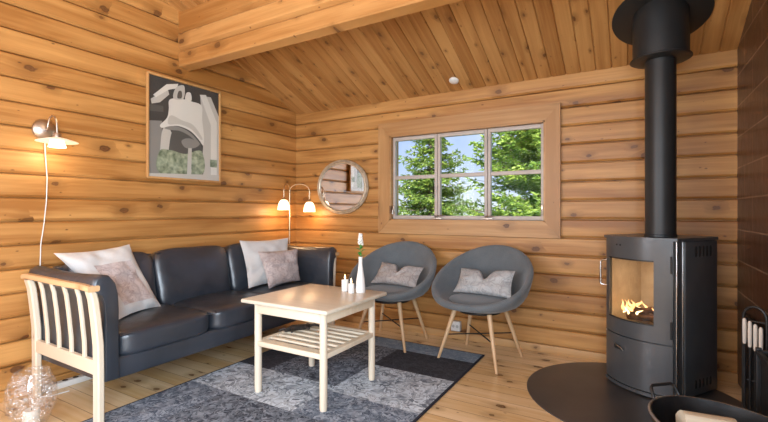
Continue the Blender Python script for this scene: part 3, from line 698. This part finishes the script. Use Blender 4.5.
# ------------------------------------------------------------------ shell chairs
def shell_chair(loc, rz, label):
    ch = thing('shell_chair', label, 'armchair', loc, rz, 'grey shell chairs by the window')
    NA = 64; rings = []
    def ang(k): return 2*PI*k/NA
    # front is -y.  level 0 at front, 1 at back
    def rim(a, dr=0, dz=0):
        s_ = (math.sin(a)+1)/2
        rx, ry = .375+dr, .345+dr
        return Vector((rx*math.cos(a), ry*math.sin(a)+.0, .455+.375*s_**1.25+dz))
    def ringf(fn): return [fn(ang(k)) for k in range(NA)]
    ob = Vector((0, -.02, .0))
    def mixr(a, r0, z0, t_, dr=0):
        p = rim(a, dr); q = Vector((r0*math.cos(a), r0*math.sin(a)-.02, z0)); return q, p
    seq = []
    seq.append(ringf(lambda a: Vector((.001*math.cos(a), .001*math.sin(a)-.02, .375))))
    seq.append(ringf(lambda a: Vector((.14*math.cos(a), .14*math.sin(a)-.02, .377))))
    seq.append(ringf(lambda a: Vector((.22*math.cos(a), .21*math.sin(a)-.02, .390))))
    for t_ in (.18, .38, .6, .82):
        def f(a, t_=t_):
            q = Vector((.265*math.cos(a), .25*math.sin(a)-.02, .405)); p = rim(a, .006, -.03); b = q.lerp(p, t_)
            b.z -= .035*math.sin(PI*t_)*(p.z-.40)/.4; rr = .018*math.sin(PI*t_); b.x += rr*math.cos(a); b.y += rr*math.sin(a); return b
        seq.append(ringf(f))
    for d1, d2 in ((.008, -.022), (.010, -.006), (.004, .006), (-.008, .010), (-.022, .008), (-.032, -.002)):
        seq.append(ringf(lambda a, d1=d1, d2=d2: rim(a, d1, d2)))
    for t_ in (.85, .62, .4, .2, .06):
        def g(a, t_=t_):
            q = Vector((.225*math.cos(a), .21*math.sin(a)-.02, .435)); p = rim(a, -.045, -.02); b = q.lerp(p, t_)
            rr = .022*math.sin(PI*t_); b.z -= .03*math.sin(PI*t_)*(p.z-.42)/.4; b.x += rr*math.cos(a); b.y += rr*math.sin(a); return b
        seq.append(ringf(g))
    seq.append(ringf(lambda a: Vector((.212*math.cos(a), .20*math.sin(a)-.02, .432))))
    mb = MB(); mb.loft(seq, True, True); sh = mb.build('shell', 'grey_fabric', ch, smooth=60)
    mb = MB(); mb.lathe([(.001, .432), (.19, .432), (.222, .436), (.232, .447), (.222, .458), (.17, .466), (.08, .470), (.001, .471)], (0, -.025, 0), 48)
    mb.build('seat_pad', 'grey_fabric', ch, smooth=60)
    mb = MB(); mb.lathe([(.001, .360), (.16, .360), (.165, .366), (.165, .376), (.001, .378)], (0, -.02, 0), 32); mb.build('seat_plate', 'black_metal', ch)
    feet = [(-.235, -.235), (.235, -.235), (.235, .21), (-.235, .21)]; tops = []
    for fx, fy in feet:
        tx, ty = fx*.60, (fy+.02)*.60-.02; tops.append((tx, ty))
        g = MB(); g.tube([(fx, fy, 0), (fx, fy, .004), ((fx+tx)/2, (fy+ty)/2, .19), (tx, ty, .375)], [.009, .0105, .0145, .018], 14); g.build('leg', 'legwood', ch)
    g = MB()
    for a, b in ((0, 2), (1, 3)):
        pa = Vector((*feet[a], 0)).lerp(Vector((*tops[a], .375)), .5); pb = Vector((*feet[b], 0)).lerp(Vector((*tops[b], .375)), .5)
        g.tube([pa, pb], .0048, 8)
    g.build('cross_brace', 'black_metal', ch)
    return ch
c2 = shell_chair((2.205, -.385, 0), math.radians(-9), 'right-hand grey shell chair standing between window and stove')
c1 = copy_tree(c2); c1.location = (1.422, -.375, 0); c1.rotation_euler = (0, 0, math.radians(2)); c1['label'] = 'left-hand grey shell chair behind the coffee table, nearer the sofa'
pillow('lumbar_pillow', 'silvery patterned oblong cushion with dented top on the right shell chair', 'cushion', (2.01, -.285, .66), (2.455, -.345, .675), (2.455, -.46, .485), (1.985, -.40, .485), .042, 'print_grey', 'oblong cushions on shell chairs', dip=.085, seed=5, wr=.014)
pillow('lumbar_pillow', 'taupe patterned oblong cushion with dented top on the left shell chair', 'cushion', (1.265, -.28, .665), (1.69, -.30, .645), (1.67, -.42, .49), (1.215, -.39, .49), .042, 'print_dull', 'oblong cushions on shell chairs', dip=.08, seed=6, wr=.014)

# ------------------------------------------------------------------ wood stove
ST = Vector((3.245, -.475, 0)); ang = math.atan2(-.25, .37)   # chord direction along the front
stv = thing('wood_stove', 'black steel wood stove with curved front and burning fire on the hearth plate', 'wood stove', (ST.x, ST.y, .006), ang)
hw, dp, SH, BG = .222, .40, .955, .075      # local: x across, -y front, +y back
def fy(x, off=0): return -BG*(1-(x/hw)**2)-off
def cpanel(mb, x0, x1, z0, z1, o0, o1, n=14, z1f=None):
    """curved slab between front offsets o0 (inner) and o1 (outer)"""
    rings = []
    for i in range(n+1):
        x = x0+(x1-x0)*i/n; rings.append([(x, fy(x, o0), z0), (x, fy(x, o1), z0), (x, fy(x, o1), z1), (x, fy(x, o0), z1)])
    mb.loft(rings, True, True)
def plan(inset=0, fo=0):
    pts = []
    for i in range(17):
        x = -hw-inset+(2*hw+2*inset)*i/16; pts.append((x, -BG*(1-(x/(hw+inset))**2)-fo))
    return pts+[(hw+inset, dp+inset*.3), (-hw-inset, dp+inset*.3)]
mb = MB()
mb.box((-hw, .0, .03), (-hw+.02, dp, SH-.02)); mb.box((hw-.02, .0, .03), (hw, dp, SH-.02)); mb.box((-hw+.02, dp-.02, .03), (hw-.02, dp, SH-.02))
mb.prism(plan(-.006, -.006), .012, .37); mb.prism(plan(-.006, -.006), .86, SH-.018)
mb.prism([(p[0], p[1]) for p in plan(-.02, -.03)], 0, .012)
body = mb.build('body', 'stove', stv, smooth=25)
mb = MB(); mb.prism(plan(.012, .014), SH-.018, SH, axis=2); mb.build('top_plate', 'stove', stv, smooth=25)
mb = MB()
for s_ in (-1, 1):     # front corner strips, bright edge
    mb.box((s_*hw-.004, -.004, .02), (s_*hw+.004, .008, SH-.02), .002)
mb.box((hw-.002, .055, .02), (hw+.004, .063, SH-.02), .002)
mb.build('edge_trim', 'chrome', stv)
mb = MB(); mb.box((hw+.0005, .066, .02), (hw+.010, dp-.004, SH-.02), .003); mb.box((-hw-.010, .066, .02), (-hw-.0005, dp-.004, SH-.02), .003)
sp_ = mb.build('side_panel', 'stove', stv)
for k in range(5):
    yy = .17+k*.038
    for zz0, zz1 in ((.84, .905), (.06, .11)):
        g = MB(); g.rbox((hw+.0105, yy, (zz0+zz1)/2), (.0022, .009, (zz1-zz0)/2), 4, 6); g.build('vent_slot', 'dark_slot', sp_)
# door with window
wx0, wx1, wz0, wz1 = -.178, .128, .435, .815
mb = MB(); cpanel(mb, -hw+.006, hw-.010, wz1, .945, 0, .012, 18); cpanel(mb, -hw+.006, hw-.010, .335, wz0, 0, .012, 18)
cpanel(mb, -hw+.006, wx0, wz0-.001, wz1+.001, 0, .012, 5); cpanel(mb, wx1, hw-.010, wz0-.001, wz1+.001, 0, .012, 6)
door = mb.build('fire_door', 'stove', stv, smooth=30)
mb = MB(); cpanel(mb, wx0-.003, wx1+.003, wz0-.003, wz1+.003, .001, .006, 12); mb.build('door_glass', 'stove_glass', door, smooth=40)
for zz in (wz0, wz1):
    mb = MB(); cpanel(mb, wx0, wx1, zz-.004, zz+.004, .005, .0135, 12); mb.build('window_rim', 'black_metal', door, smooth=40)
mb = MB(); mb.tube([(-hw+.012, fy(-hw+.012)-.010, .62), (-hw-.022, fy(-hw)-.028, .625), (-hw-.026, fy(-hw)-.032, .635), (-hw-.026, fy(-hw)-.032, .775), (-hw-.022, fy(-hw)-.028, .785), (-hw+.012, fy(-hw+.012)-.010, .79)], .006, 10); mb.build('handle', 'chrome', door)
for zz in (.80, .42):
    g = MB(); g.tube([(hw-.014, fy(hw-.014)-.016, zz-.05), (hw-.014, fy(hw-.014)-.016, zz+.05)], .006, 10); g.build('hinge', 'black_metal', door)
for xx in (-.100, -.072):
    g = MB(); g.rbox((xx, fy(xx, .0125), .90), (.006, .003, .005), 2.3, 6); g.build('air_hole', 'dark_slot', door)
mb = MB(); cpanel(mb, -hw+.006, hw-.010, .035, .328, 0, .012, 18); low = mb.build('lower_door', 'stove', stv, smooth=30)
g = MB(); g.rbox((-.085, fy(-.085, .013), .253), (.030, .003, .014), 3, 8); g.build('latch_recess', 'dark_slot', low)
g = MB(); g.tube([(-.11, fy(-.11, .013), .268), (-.10, fy(-.10, .028), .268), (-.05, fy(-.05, .030), .256), (-.045, fy(-.045, .022), .245)], .0065, 8); g.build('latch', 'chrome', low)
mb = MB(); cpanel(mb, -hw+.002, hw-.004, .010, .030, 0, .018, 18); mb.build('plinth', 'stove', stv, smooth=30)
# firebox lining, grate, logs, flames
mb = MB(); mb.box((-hw+.03, dp-.10, .40), (hw-.03, dp-.075, .855)); mb.box((-hw+.021, .0, .40), (-hw+.035, dp-.08, .855)); mb.box((hw-.035, .0, .40), (hw-.021, dp-.08, .855)); mb.box((-hw+.03, -.02, .385), (hw-.03, dp-.08, .40))
mb.build('firebox_lining', 'firebrick', stv, smooth=0)
mb = MB()
for p, q, r in (((-.12, .06, .43), (.10, .12, .44), .026), ((-.08, .15, .44), (.12, .03, .43), .024), ((-.10, .04, .475), (.06, .14, .485), .022)):
    P_, Q_ = Vector(p), Vector(q); mb.tube([P_.lerp(Q_, k/6)+Vector((0, 0, .004*math.sin(k*2))) for k in range(7)], [r*(.9+.12*math.sin(k*1.7)) for k in range(7)], 10)
mb.build('burning_logs', 'charred', stv, smooth=50)
rnd = random.Random(4)
for k in range(20):
    x0, y0 = rnd.uniform(-.15, .12), rnd.uniform(.0, .18); h_ = rnd.uniform(.03, .085)*(1.25-abs(x0)*4); mb = MB(); ln = rnd.uniform(-.035, .035); w_ = rnd.uniform(.6, 1.1)
    pts = [(x0+ln*q+.010*math.sin(q*5+k), y0, rnd.uniform(.44, .475)*0+.450+.02*(k % 3)+h_*q) for q in (0, .2, .4, .6, .8, 1)]
    mb.tube(pts, [.004*w_, .010*w_, .009*w_, .0055*w_, .0028*w_, .0006], 8); mb.build('flame', 'flame' if k % 3 else 'flame_core', stv, smooth=60)
fl_ = light('fire_glow', 'POINT', (0, .06, .66), 1.3, (1, .66, .40), shadow_soft_size=.05); fl_.parent = stv
# flue pipe: up to the ceiling
PX, PY = 3.3585, -.41
fp = thing('flue_pipe', 'tall black flue pipe rising from the stove to the ceiling', 'flue pipe', (PX, PY, .962))
mb = MB(); mb.lathe([(.088, 0), (.088, .012), (.084, .014), (.084, 1.15)], n=48); mb.build('pipe', 'pipe', fp)
mb = MB(); mb.lathe([(.085, 1.092), (.155, 1.094), (.166, 1.100), (.166, 1.106), (.155, 1.112), (.085, 1.114)], n=48); mb.build('lower_collar', 'pipe', fp)
mb = MB(); mb.lathe([(.151, 1.110), (.151, 1.44)], n=48); mb.build('insulated_sleeve', 'pipe', fp)
mb = MB(); Rr = Matrix.Rotation(-math.atan(SL), 3, 'X'); mb.lathe([(.150, -.014), (.262, -.014), (.268, -.010), (.268, -.003), (.15, -.002)], (0, 0, zc(PY)-.962), 56, Rr); mb.build('ceiling_rosette', 'pipe', fp)
# hearth plate
mb = MB(); pts = []
for k in range(97):
    a = 2*PI*k/96; x, y = 3.21+.60*math.cos(a), -.63+.60*math.sin(a)
    if k < 96: pts.append((min(x, XW-.003), y))
pl = []
for p in pts:
    if not pl or (abs(p[0]-pl[-1][0])+abs(p[1]-pl[-1][1])) > 1e-4: pl.append(p)
mb.prism([(a-3.21, b+.63) for a, b in pl], .0005, .0065); o = mb.build('hearth_plate', 'hearth', smooth=20); o.location = (3.21, -.63, 0)
tag(o, 'round dark steel hearth plate on the floor beneath the stove', 'hearth plate')

# ------------------------------------------------------------------ log tub
BX, BY = 3.525, -1.67
tub = thing('firewood_tub', 'oval black iron tub with firewood beside the stove', 'tub', (BX, BY, 0), math.atan2(.75, -.66))
A_, B_, HH = .29, .225, .345
mb = MB(); rings = []
for z, s_ in ((0, .70), (.004, .74), (.10, .84), (.20, .92), (.34, .99), (HH, 1.0), (HH+.004, 1.0), (HH+.004, .975), (HH-.004, .97), (.20, .90), (.10, .82), (.012, .72)):
    rings.append([(A_*s_*math.cos(2*PI*k/56), B_*s_*math.sin(2*PI*k/56), z) for k in range(56)])
mb.loft(rings, True, True); mb.build('tub_body', 'black_metal', tub, smooth=40)
mb = MB(); mb.tube([(A_*math.cos(2*PI*k/56), B_*math.sin(2*PI*k/56), HH) for k in range(57)], .0055, 8, caps=False); mb.build('rolled_rim', plain('worn_steel_rim', (.42, .41, .40), .35, .9), tub, smooth=60)
for s_ in (1, -1):
    h_ = MB(); x0 = s_*(A_-.012)
    h_.tube([(x0, -.060, HH-.03), (x0+s_*.012, -.062, HH+.005), (x0+s_*.030, -.056, HH+.036), (x0+s_*.036, -.045, HH+.043), (x0+s_*.036, .045, HH+.043), (x0+s_*.030, .056, HH+.036), (x0+s_*.012, .062, HH+.005), (x0, .060, HH-.03)], .0065, 10)
    h_.build('handle', 'black_metal', tub)
def firewood(c, L, r, rz, tilt, label, seed):
    mb = MB(); rnd = random.Random(seed); n = 12; prof = []
    for k in range(n):
        a = 2*PI*k/n; q = r*(1 if math.sin(a) < .15 else .72)*(1+.08*rnd.random()); prof.append((q*math.cos(a), q*math.sin(a)))
    rings = []
    for i in range(13):
        x = -L/2+L*i/12; rings.append([(x, a*(1+.05*noise.noise(Vector((x*9, a*40, seed)))), b*(1+.08*noise.noise(Vector((x*9, b*40+a*40, seed+3))))) for a, b in prof])
    mb.loft(rings, True, True); o = mb.build('firewood_log', 'split_birch', smooth=30); o.location = c; o.rotation_euler = (0, tilt, rz); return tag(o, label, 'firewood', 'firewood in the iron tub')
firewood((3.455, -1.60, .318), .17, .058, math.radians(14), .06, 'pale split birch log lying topmost in the iron tub', 2)
firewood((3.50, -1.78, .25), .28, .05, math.radians(50), 0, 'split log deeper in the iron tub, nearest the camera', 3)
firewood((3.58, -1.60, .24), .27, .05, math.radians(95), 0, 'split log deeper in the iron tub on its right side', 4)
# ------------------------------------------------------------------ fire tools and dark panel by the brick wall
ts = thing('fire_tool_set', 'black hoop fireplace tool stand with pale wooden handles beside brick wall', 'fire tools', (3.715, -.93, .0068), math.radians(-30))
mb = MB(); mb.lathe([(.066, 0), (.066, .012), (.058, .018), (.02, .022), (.001, .022)], n=32); mb.build('base', 'black_metal', ts)
mb = MB(); pts = [(-.045, .0, .02), (-.045, 0, .57)]+[(-.045*math.cos(PI*k/10), 0, .60+.055*math.sin(PI*k/10)) for k in range(11)]+[(.045, 0, .57), (.045, 0, .02)]
mb.tube(pts, .0065, 10); mb.build('hoop', 'black_metal', ts)
for zz in (.30, .585):
    mb = MB(); mb.tube([(-.045, 0, zz), (.045, 0, zz)], .005, 8); mb.build('crossbar', 'black_metal', ts)
for k in range(4):
    x = -.034+k*.021; tl = thing('fire_tool', 'black fire tool with pale wooden handle hanging '+('leftmost', 'second from left', 'third from left', 'rightmost')[k]+' on the hoop stand', 'fire tool', (0, 0, 0), 0, 'fire tools on the stand')
    tl.location = ts.matrix_world @ Vector((0, 0, 0)); Rz = Matrix.Rotation(math.radians(-30), 3, 'Z'); tl.location = Vector((3.715, -.93, .0068))+Rz @ Vector((x, -.017, 0)); tl.rotation_euler = (0, 0, math.radians(-30))
    mb = MB(); mb.tube([(0, 0, .475-.012*k), (0, 0, .485-.012*k), (0, 0, .555-.010*k), (0, 0, .59-.010*k), (0, 0, .597-.010*k)], [.006, .0075, .0085, .008, .004], 12); mb.build('handle', 'handle_wood', tl)
    mb = MB(); mb.tube([(0, 0, .12), (0, 0, .477-.012*k)], .0045, 8)
    if k == 0: mb.tube([(0, 0, .125), (.0, -.01, .09), (0, -.035, .105)], [.005, .004, .002], 8)
    if k == 1: mb.box((-.011, -.012, .05), (.011, -.004, .125), .003)
    if k == 2: mb.rbox((0, -.004, .085), (.011, .012, .045), 3, 6)
    if k == 3: mb.tube([(0, -.006, .24), (0, -.022, .15), (0, -.006, .07)], .0035, 8)
    mb.build('iron', 'black_metal', tl)
mb = MB(); mb.box((-.012, -.19, 0), (.012, .19, .52), .004); o = mb.build('steel_screen', 'black_metal'); o.location = (3.774, -.56, .007); tag(o, 'dark steel screen panel standing against the brick wall behind fire tools', 'screen')
wr_ = thing('log_rack', 'black metal box frame at the right edge beside the fire tools', 'log rack', (3.745, -1.18, .0068))
mb = MB()
for sx in (-.045, .045):
    for sy in (-.10, .10): mb.box((sx-.01, sy-.01, 0), (sx+.01, sy+.01, .50), .002)
for z in (.02, .47):
    for s_ in (-1, 1): mb.box((-.045, s_*.10-.009, z), (.045, s_*.10+.009, z+.02), .002); mb.box((s_*.045-.009, -.10, z), (s_*.045+.009, .10, z+.02), .002)
mb.build('frame', 'black_metal', wr_)
mb = MB(); mb.box((-.038, -.092, .04), (-.034, .092, .47)); mb.build('side_sheet', 'black_metal', wr_)

# ------------------------------------------------------------------ picture on the left wall
pic = thing('framed_picture', 'black and white arched architecture picture in thin wooden frame on left wall', 'picture', (0.022, -1.36, 1.775))
fw, fh = .328, .397
mb = MB()
for s_ in (-1, 1): mb.box((0, s_*fw-.008, -fh), (.022, s_*fw+.008, fh), .003); mb.box((0, -fw, s_*fh-.008), (.022, fw, s_*fh+.008), .003)
mb.build('frame', 'framewood', pic)
mb = MB(); mb.box((.002, -fw+.008, -fh+.008), (.006, fw-.008, fh-.008))
sheet = mb.build('print', plain('print_dark', (.055, .052, .048), .6), pic, smooth=0)
art = {'a': plain('print_pale', (.50, .48, .43), .6), 'b': plain('print_grey_tone', (.24, .23, .21), .6), 'c': plain('print_white', (.66, .64, .58), .6), 'd': mottled('print_leaf_reflection', (.10, .14, .08), (.42, .46, .32), 28, .6), 'e': plain('print_shadow', (.09, .088, .08), .6)}  # mottled green: window foliage mirrored in the glass, painted into the print
lay = [.0063]
def shape(pts, m):
    """pts in picture units: u 0..1 left to right, v 0..1 bottom to top"""
    lay[0] += .0003; mb = MB(); Wd, Hd = 2*(fw-.008), 2*(fh-.008)
    mb.prism([(-fw+.008+u*Wd, -fh+.008+v*Hd) for u, v in pts], lay[0]-.0003, lay[0], axis=0); mb.build('printed_shape', art[m], sheet, smooth=0)
def art_shape(pts, m, k=5):
    """corner list in sketch units, smoothed as a closed curve"""
    def mp(x, y):
        top = 35+(x-38)*.235; bot = 376+(x-38)*.07; return (min(1, max(0, (x-38)/232)), min(1, max(0, 1-(y-top)/(bot-top))))
    n = len(pts); out = []
    for a in range(n):
        p0, p1, p2, p3 = (pts[(a+d) % n] for d in (-1, 0, 1, 2))
        if k == 0: out.append(p1); continue
        for q in range(k):
            u = q/k; out.append(tuple(.5*(2*p1[c]+(-p0[c]+p2[c])*u+(2*p0[c]-5*p1[c]+4*p2[c]-p3[c])*u*u+(-p0[c]+3*p1[c]-3*p2[c]+p3[c])*u**3) for c in (0, 1)))
    shape([mp(*p) for p in out], m)
art_shape([(38, 190), (78, 190), (80, 380), (38, 380)], 'b', 0)
art_shape([(40, 135), (82, 140), (82, 160), (40, 158)], 'e', 0)
art_shape([(45, 118), (95, 80), (100, 100), (72, 128), (48, 134)], 'a', 0)
art_shape([(52, 104), (92, 66), (128, 62), (124, 78), (98, 84), (60, 112)], 'c', 0)
art_shape([(202, 98), (240, 104), (272, 170), (272, 392), (205, 385), (212, 270)], 'a', 0)
art_shape([(200, 96), (222, 96), (262, 190), (262, 385), (240, 385), (240, 200)], 'c', 0)
art_shape([(82, 214), (100, 216), (112, 260), (108, 378), (72, 376), (74, 260)], 'a')
art_shape([(105, 235), (140, 215), (180, 235), (206, 275), (206, 380), (105, 376)], 'e')
art_shape([(70, 292), (104, 288), (150, 300), (206, 290), (206, 372), (72, 366)], 'd')
art_shape([(138, 256), (160, 246), (190, 256), (198, 268), (178, 280), (150, 278)], 'b')
art_shape([(160, 280), (172, 280), (170, 372), (156, 372)], 'a', 0)
art_shape([(100, 118), (130, 112), (170, 120), (206, 134), (208, 180), (214, 235), (212, 270), (196, 250), (168, 222), (130, 206), (98, 208), (78, 214), (72, 204), (92, 180), (98, 150)], 'c')
art_shape([(104, 170), (140, 186), (176, 200), (206, 240), (204, 250), (170, 215), (132, 200), (96, 200)], 'a')
art_shape([(84, 214), (108, 206), (140, 212), (172, 232), (200, 264), (192, 262), (164, 238), (132, 222), (104, 220)], 'b')
art_shape([(112, 112), (120, 76), (146, 68), (144, 112)], 'a'); art_shape([(150, 116), (154, 92), (168, 92), (170, 118)], 'c'); art_shape([(124, 110), (128, 88), (138, 88), (138, 110)], 'e')
art_shape([(38, 366), (272, 372), (272, 392), (38, 380)], 'a', 0)
art_shape([(236, 318), (262, 320), (262, 346), (236, 344)], 'd', 0)
mb = MB(); mb.box((.0150, -fw+.008, -fh+.008), (.0165, fw-.008, fh-.008)); mb.build('picture_glass', 'pic_glass', pic, smooth=0)

# ------------------------------------------------------------------ round mirror on the back wall
mr = thing('round_mirror', 'round mirror in champagne ribbed frame on the back wall above sofa corner', 'mirror', (.634, -.006, 1.366), 0)
RX = Matrix.Rotation(PI/2, 3, 'X')
mb = MB(); mb.lathe([(.253, -.002), (.272, .012), (.268, .022), (.254, .020), (.250, .030), (.236, .034), (.226, .024), (.224, .016), (.222, .012), (.222, -.002)], n=64, ax=RX); 
mb = MB(); prof = [(.236, .0), (.276, .0), (.280, .012), (.274, .020), (.265, .018), (.260, .025), (.250, .027), (.241, .020), (.236, .012)]
rings = []
for k in range(65):
    a = 2*PI*k/64; rings.append([RX @ Vector((1.15*r*math.cos(a), r*math.sin(a), z)) for r, z in prof])
mb.loft(rings, True, False); mb.build('frame', 'mframe', mr, smooth=40)
mb = MB(); mb.lathe([(.001, .004), (.238, .004), (.238, .012), (.001, .012)], n=64, ax=RX @ Matrix.Diagonal((1.15, 1, 1))); mb.build('mirror_glass', 'mirror', mr, smooth=20)

# ------------------------------------------------------------------ lamps
wl = thing('wall_lamp', 'nickel wall lamp with wide opal glass dish shade on the left wall', 'wall lamp', (.004, -2.335, 1.63))
RY = Matrix.Rotation(PI/2, 3, 'Y')
mb = MB(); mb.lathe([(.066, 0), (.068, .006), (.062, .018), (.030, .030), (.012, .034), (.001, .036)], n=40, ax=RY); mb.build('wall_plate', 'nickel', wl, smooth=50)
mb = MB(); mb.tube([(.03, 0, .0), (.05, 0, .005)]+[(.095-.045*math.cos(PI*k/10), .012*k/10, .02+.062*math.sin(PI*k/10)) for k in range(11)]+[(.14, .013, -.035)], .0055, 10); mb.build('gooseneck', 'nickel', wl, smooth=60)
mb = MB(); mb.lathe([(.018, .0), (.022, -.006), (.020, -.035), (.012, -.040)], (.14, .013, -.030), 24); mb.build('socket', 'nickel', wl, smooth=50)
mb = MB(); mb.lathe([(.018, -.020), (.05, -.028), (.105, -.045), (.110, -.050), (.105, -.051), (.05, -.034), (.020, -.027)], (.14, .013, -.035), 48); mb.build('dish_shade', 'shade_dim', wl, smooth=50)
mb = MB(); mb.lathe([(.030, -.030), (.034, -.036), (.046, -.078), (.047, -.082), (.043, -.082), (.001, -.070)], (.14, .013, -.035), 32); mb.build('lit_glass_cup', 'shade_lit', wl, smooth=50)
mb = MB(); mb.tube([(.014, -.002, -.062), (.010, .002, -.15), (.010, .012, -.30), (.010, .008, -.45), (.010, -.006, -.60), (.010, -.022, -.72), (.012, -.026, -.86)], .0032, 8); mb.build('cord', 'white', wl, smooth=60)
lp = light('wall_lamp_bulb', 'POINT', (.14, .013, -.150), 1.0, (1, .70, .42), shadow_soft_size=.03); lp.parent = wl
lp = light('wall_lamp_uplight', 'POINT', (.14, .013, .06), .22, (1, .70, .42), shadow_soft_size=.05); lp.parent = wl

fl2 = thing('floor_lamp', 'slim twin-arm floor lamp with two opal bell shades behind the sofa corner', 'floor lamp', (.105, -.215, 0))
mb = MB(); mb.lathe([(.10, 0), (.10, .012), (.09, .02), (.02, .026), (.001, .028)], n=36); mb.build('base', 'brass', fl2)
mb = MB(); mb.tube([(0, 0, .02), (0, 0, 1.33)], .0075, 12); mb.lathe([(.0075, 1.31), (.012, 1.315), (.012, 1.34), (.006, 1.352), (.001, 1.355)], n=20); mb.build('pole', 'brass', fl2, smooth=50)
ud = Vector((.8634, .5045, 0))
def lampshade(dx, dy, z0, rr, lit=2.2):
    c = Vector((dx, dy, 0)); d = c.normalized(); L = c.length
    g = MB(); g.tube([Vector((0, 0, 1.30))]+[d*(L/2-L/2*math.cos(PI*k/12))+Vector((0, 0, 1.33+.07*math.sin(PI*k/12))) for k in range(13)]+[d*L+Vector((0, 0, z0+.085))], .005, 10); a_ = g.build('arm', 'brass', fl2, smooth=60)
    g = MB(); g.lathe([(.010, z0+.108), (.014, z0+.10), (.014, z0+.078), (.02, z0+.072)], (dx, dy, 0), 20); g.build('socket', 'brass', a_, smooth=50)
    g = MB(); g.lathe([(.016, z0+.080), (.030, z0+.076), (.046, z0+.056), (.057, z0+.02), (.063, z0-.025), (.059, z0-.025), (.053, z0+.02), (.042, z0+.050), (.016, z0+.07)], (dx, dy, 0), 36); s_ = g.build('bell_shade', 'shade_lit', a_, smooth=60)
    q = light('floor_lamp_bulb', 'POINT', (dx, dy, z0-.05), 1.7, (1, .62, .32), shadow_soft_size=.035); q.parent = fl2
lampshade(.045, -.135, 1.155, .066); lampshade(.195, .085, 1.135, .066)

# ------------------------------------------------------------------ small things
# smoke alarm on the ceiling slope
sm = thing('smoke_alarm', 'small round white smoke alarm on the sloping ceiling above the window', 'smoke alarm', (0, 0, 0))
dx, dy = -.5045*429+.8634*(454-384), .8634*429+.5045*(454-384)
tt = (ZE+SL*3.59-1.12)/((211-80)+SL*dy); yy = -3.59+dy*tt
sm.location = (3.22+dx*tt, yy, zc(yy)-.001)
Ra = Matrix.Rotation(-math.atan(SL), 3, 'X')
mb = MB(); mb.lathe([(.040, 0), (.042, -.004), (.040, -.012), (.032, -.018), (.001, -.019)], n=36, ax=Ra); mb.build('casing', 'white', sm, smooth=40)
mb = MB(); mb.lathe([(.012, -.018), (.012, -.020), (.009, -.021), (.001, -.021)], n=24, ax=Ra); mb.build('test_button', 'porcelain', sm, smooth=40)
so = thing('wall_socket', 'white double wall socket low on the back wall behind the right chair', 'socket', (1.87, -.034, .115))
mb = MB(); mb.box((-.042, -.016, -.042), (.042, .028, .042), .005); mb.build('casing', 'white', so)
for s_ in (-1, 1):
    g = MB(); g.lathe([(.001, .0165), (.013, .0165), (.013, .0175), (.001, .0175)], (s_*.018, 0, 0), 20, RX); g.build('outlet', plain('socket_recess', (.45, .44, .42), .5), so)
ps = thing('power_strip', 'white power strip with cable lying beneath the sofa by the left wall', 'power strip', (.075, -2.22, 0), math.radians(90))
mb = MB(); mb.box((-.13, -.026, 0), (.13, .026, .038), .006); mb.build('strip_body', 'white', ps)
for k in range(4):
    g = MB(); g.lathe([(.001, .0382), (.016, .0382), (.016, .0392), (.001, .0392)], (-.09+k*.06, 0, 0), 20); g.build('outlet', 'dark_slot', ps)
g = MB(); g.tube([(-.13, 0, .015), (-.16, -.02, .006), (-.19, -.07, .006), (-.15, -.11, .006), (-.06, -.12, .006)], .004, 8); g.build('cable', 'white', ps)
# bubble glass lantern on the floor
gb = thing('glass_lantern', 'bubbled clear glass hurricane bowl on the floor beside the sofa arm', 'candle lantern', (.50, -2.585, 0))
outp = [(.058, .0), (.066, .006), (.082, .04), (.106, .10), (.112, .16), (.104, .22), (.086, .265), (.078, .285)]
inn = [(.074, .285), (.082, .253), (.099, .218), (.107, .16), (.101, .10), (.077, .044), (.060, .014), (.001, .012)]
mb = MB(); mb.lathe(outp+inn, n=56); mb.build('bubble_glass_bowl', 'bubble', gb, smooth=60)
cd = thing('pillar_candle', 'short white pillar candle standing inside the bubbled glass bowl', 'candle', (.50, -2.585, .0145))
mb = MB(); mb.lathe([(.034, 0), (.036, .003), (.036, .066), (.032, .070), (.001, .064)], n=32); mb.build('wax', 'wax', cd, smooth=50)
mb = MB(); mb.tube([(0, 0, .064), (.001, 0, .078)], .0013, 6); mb.build('wick', 'dark_slot', cd)
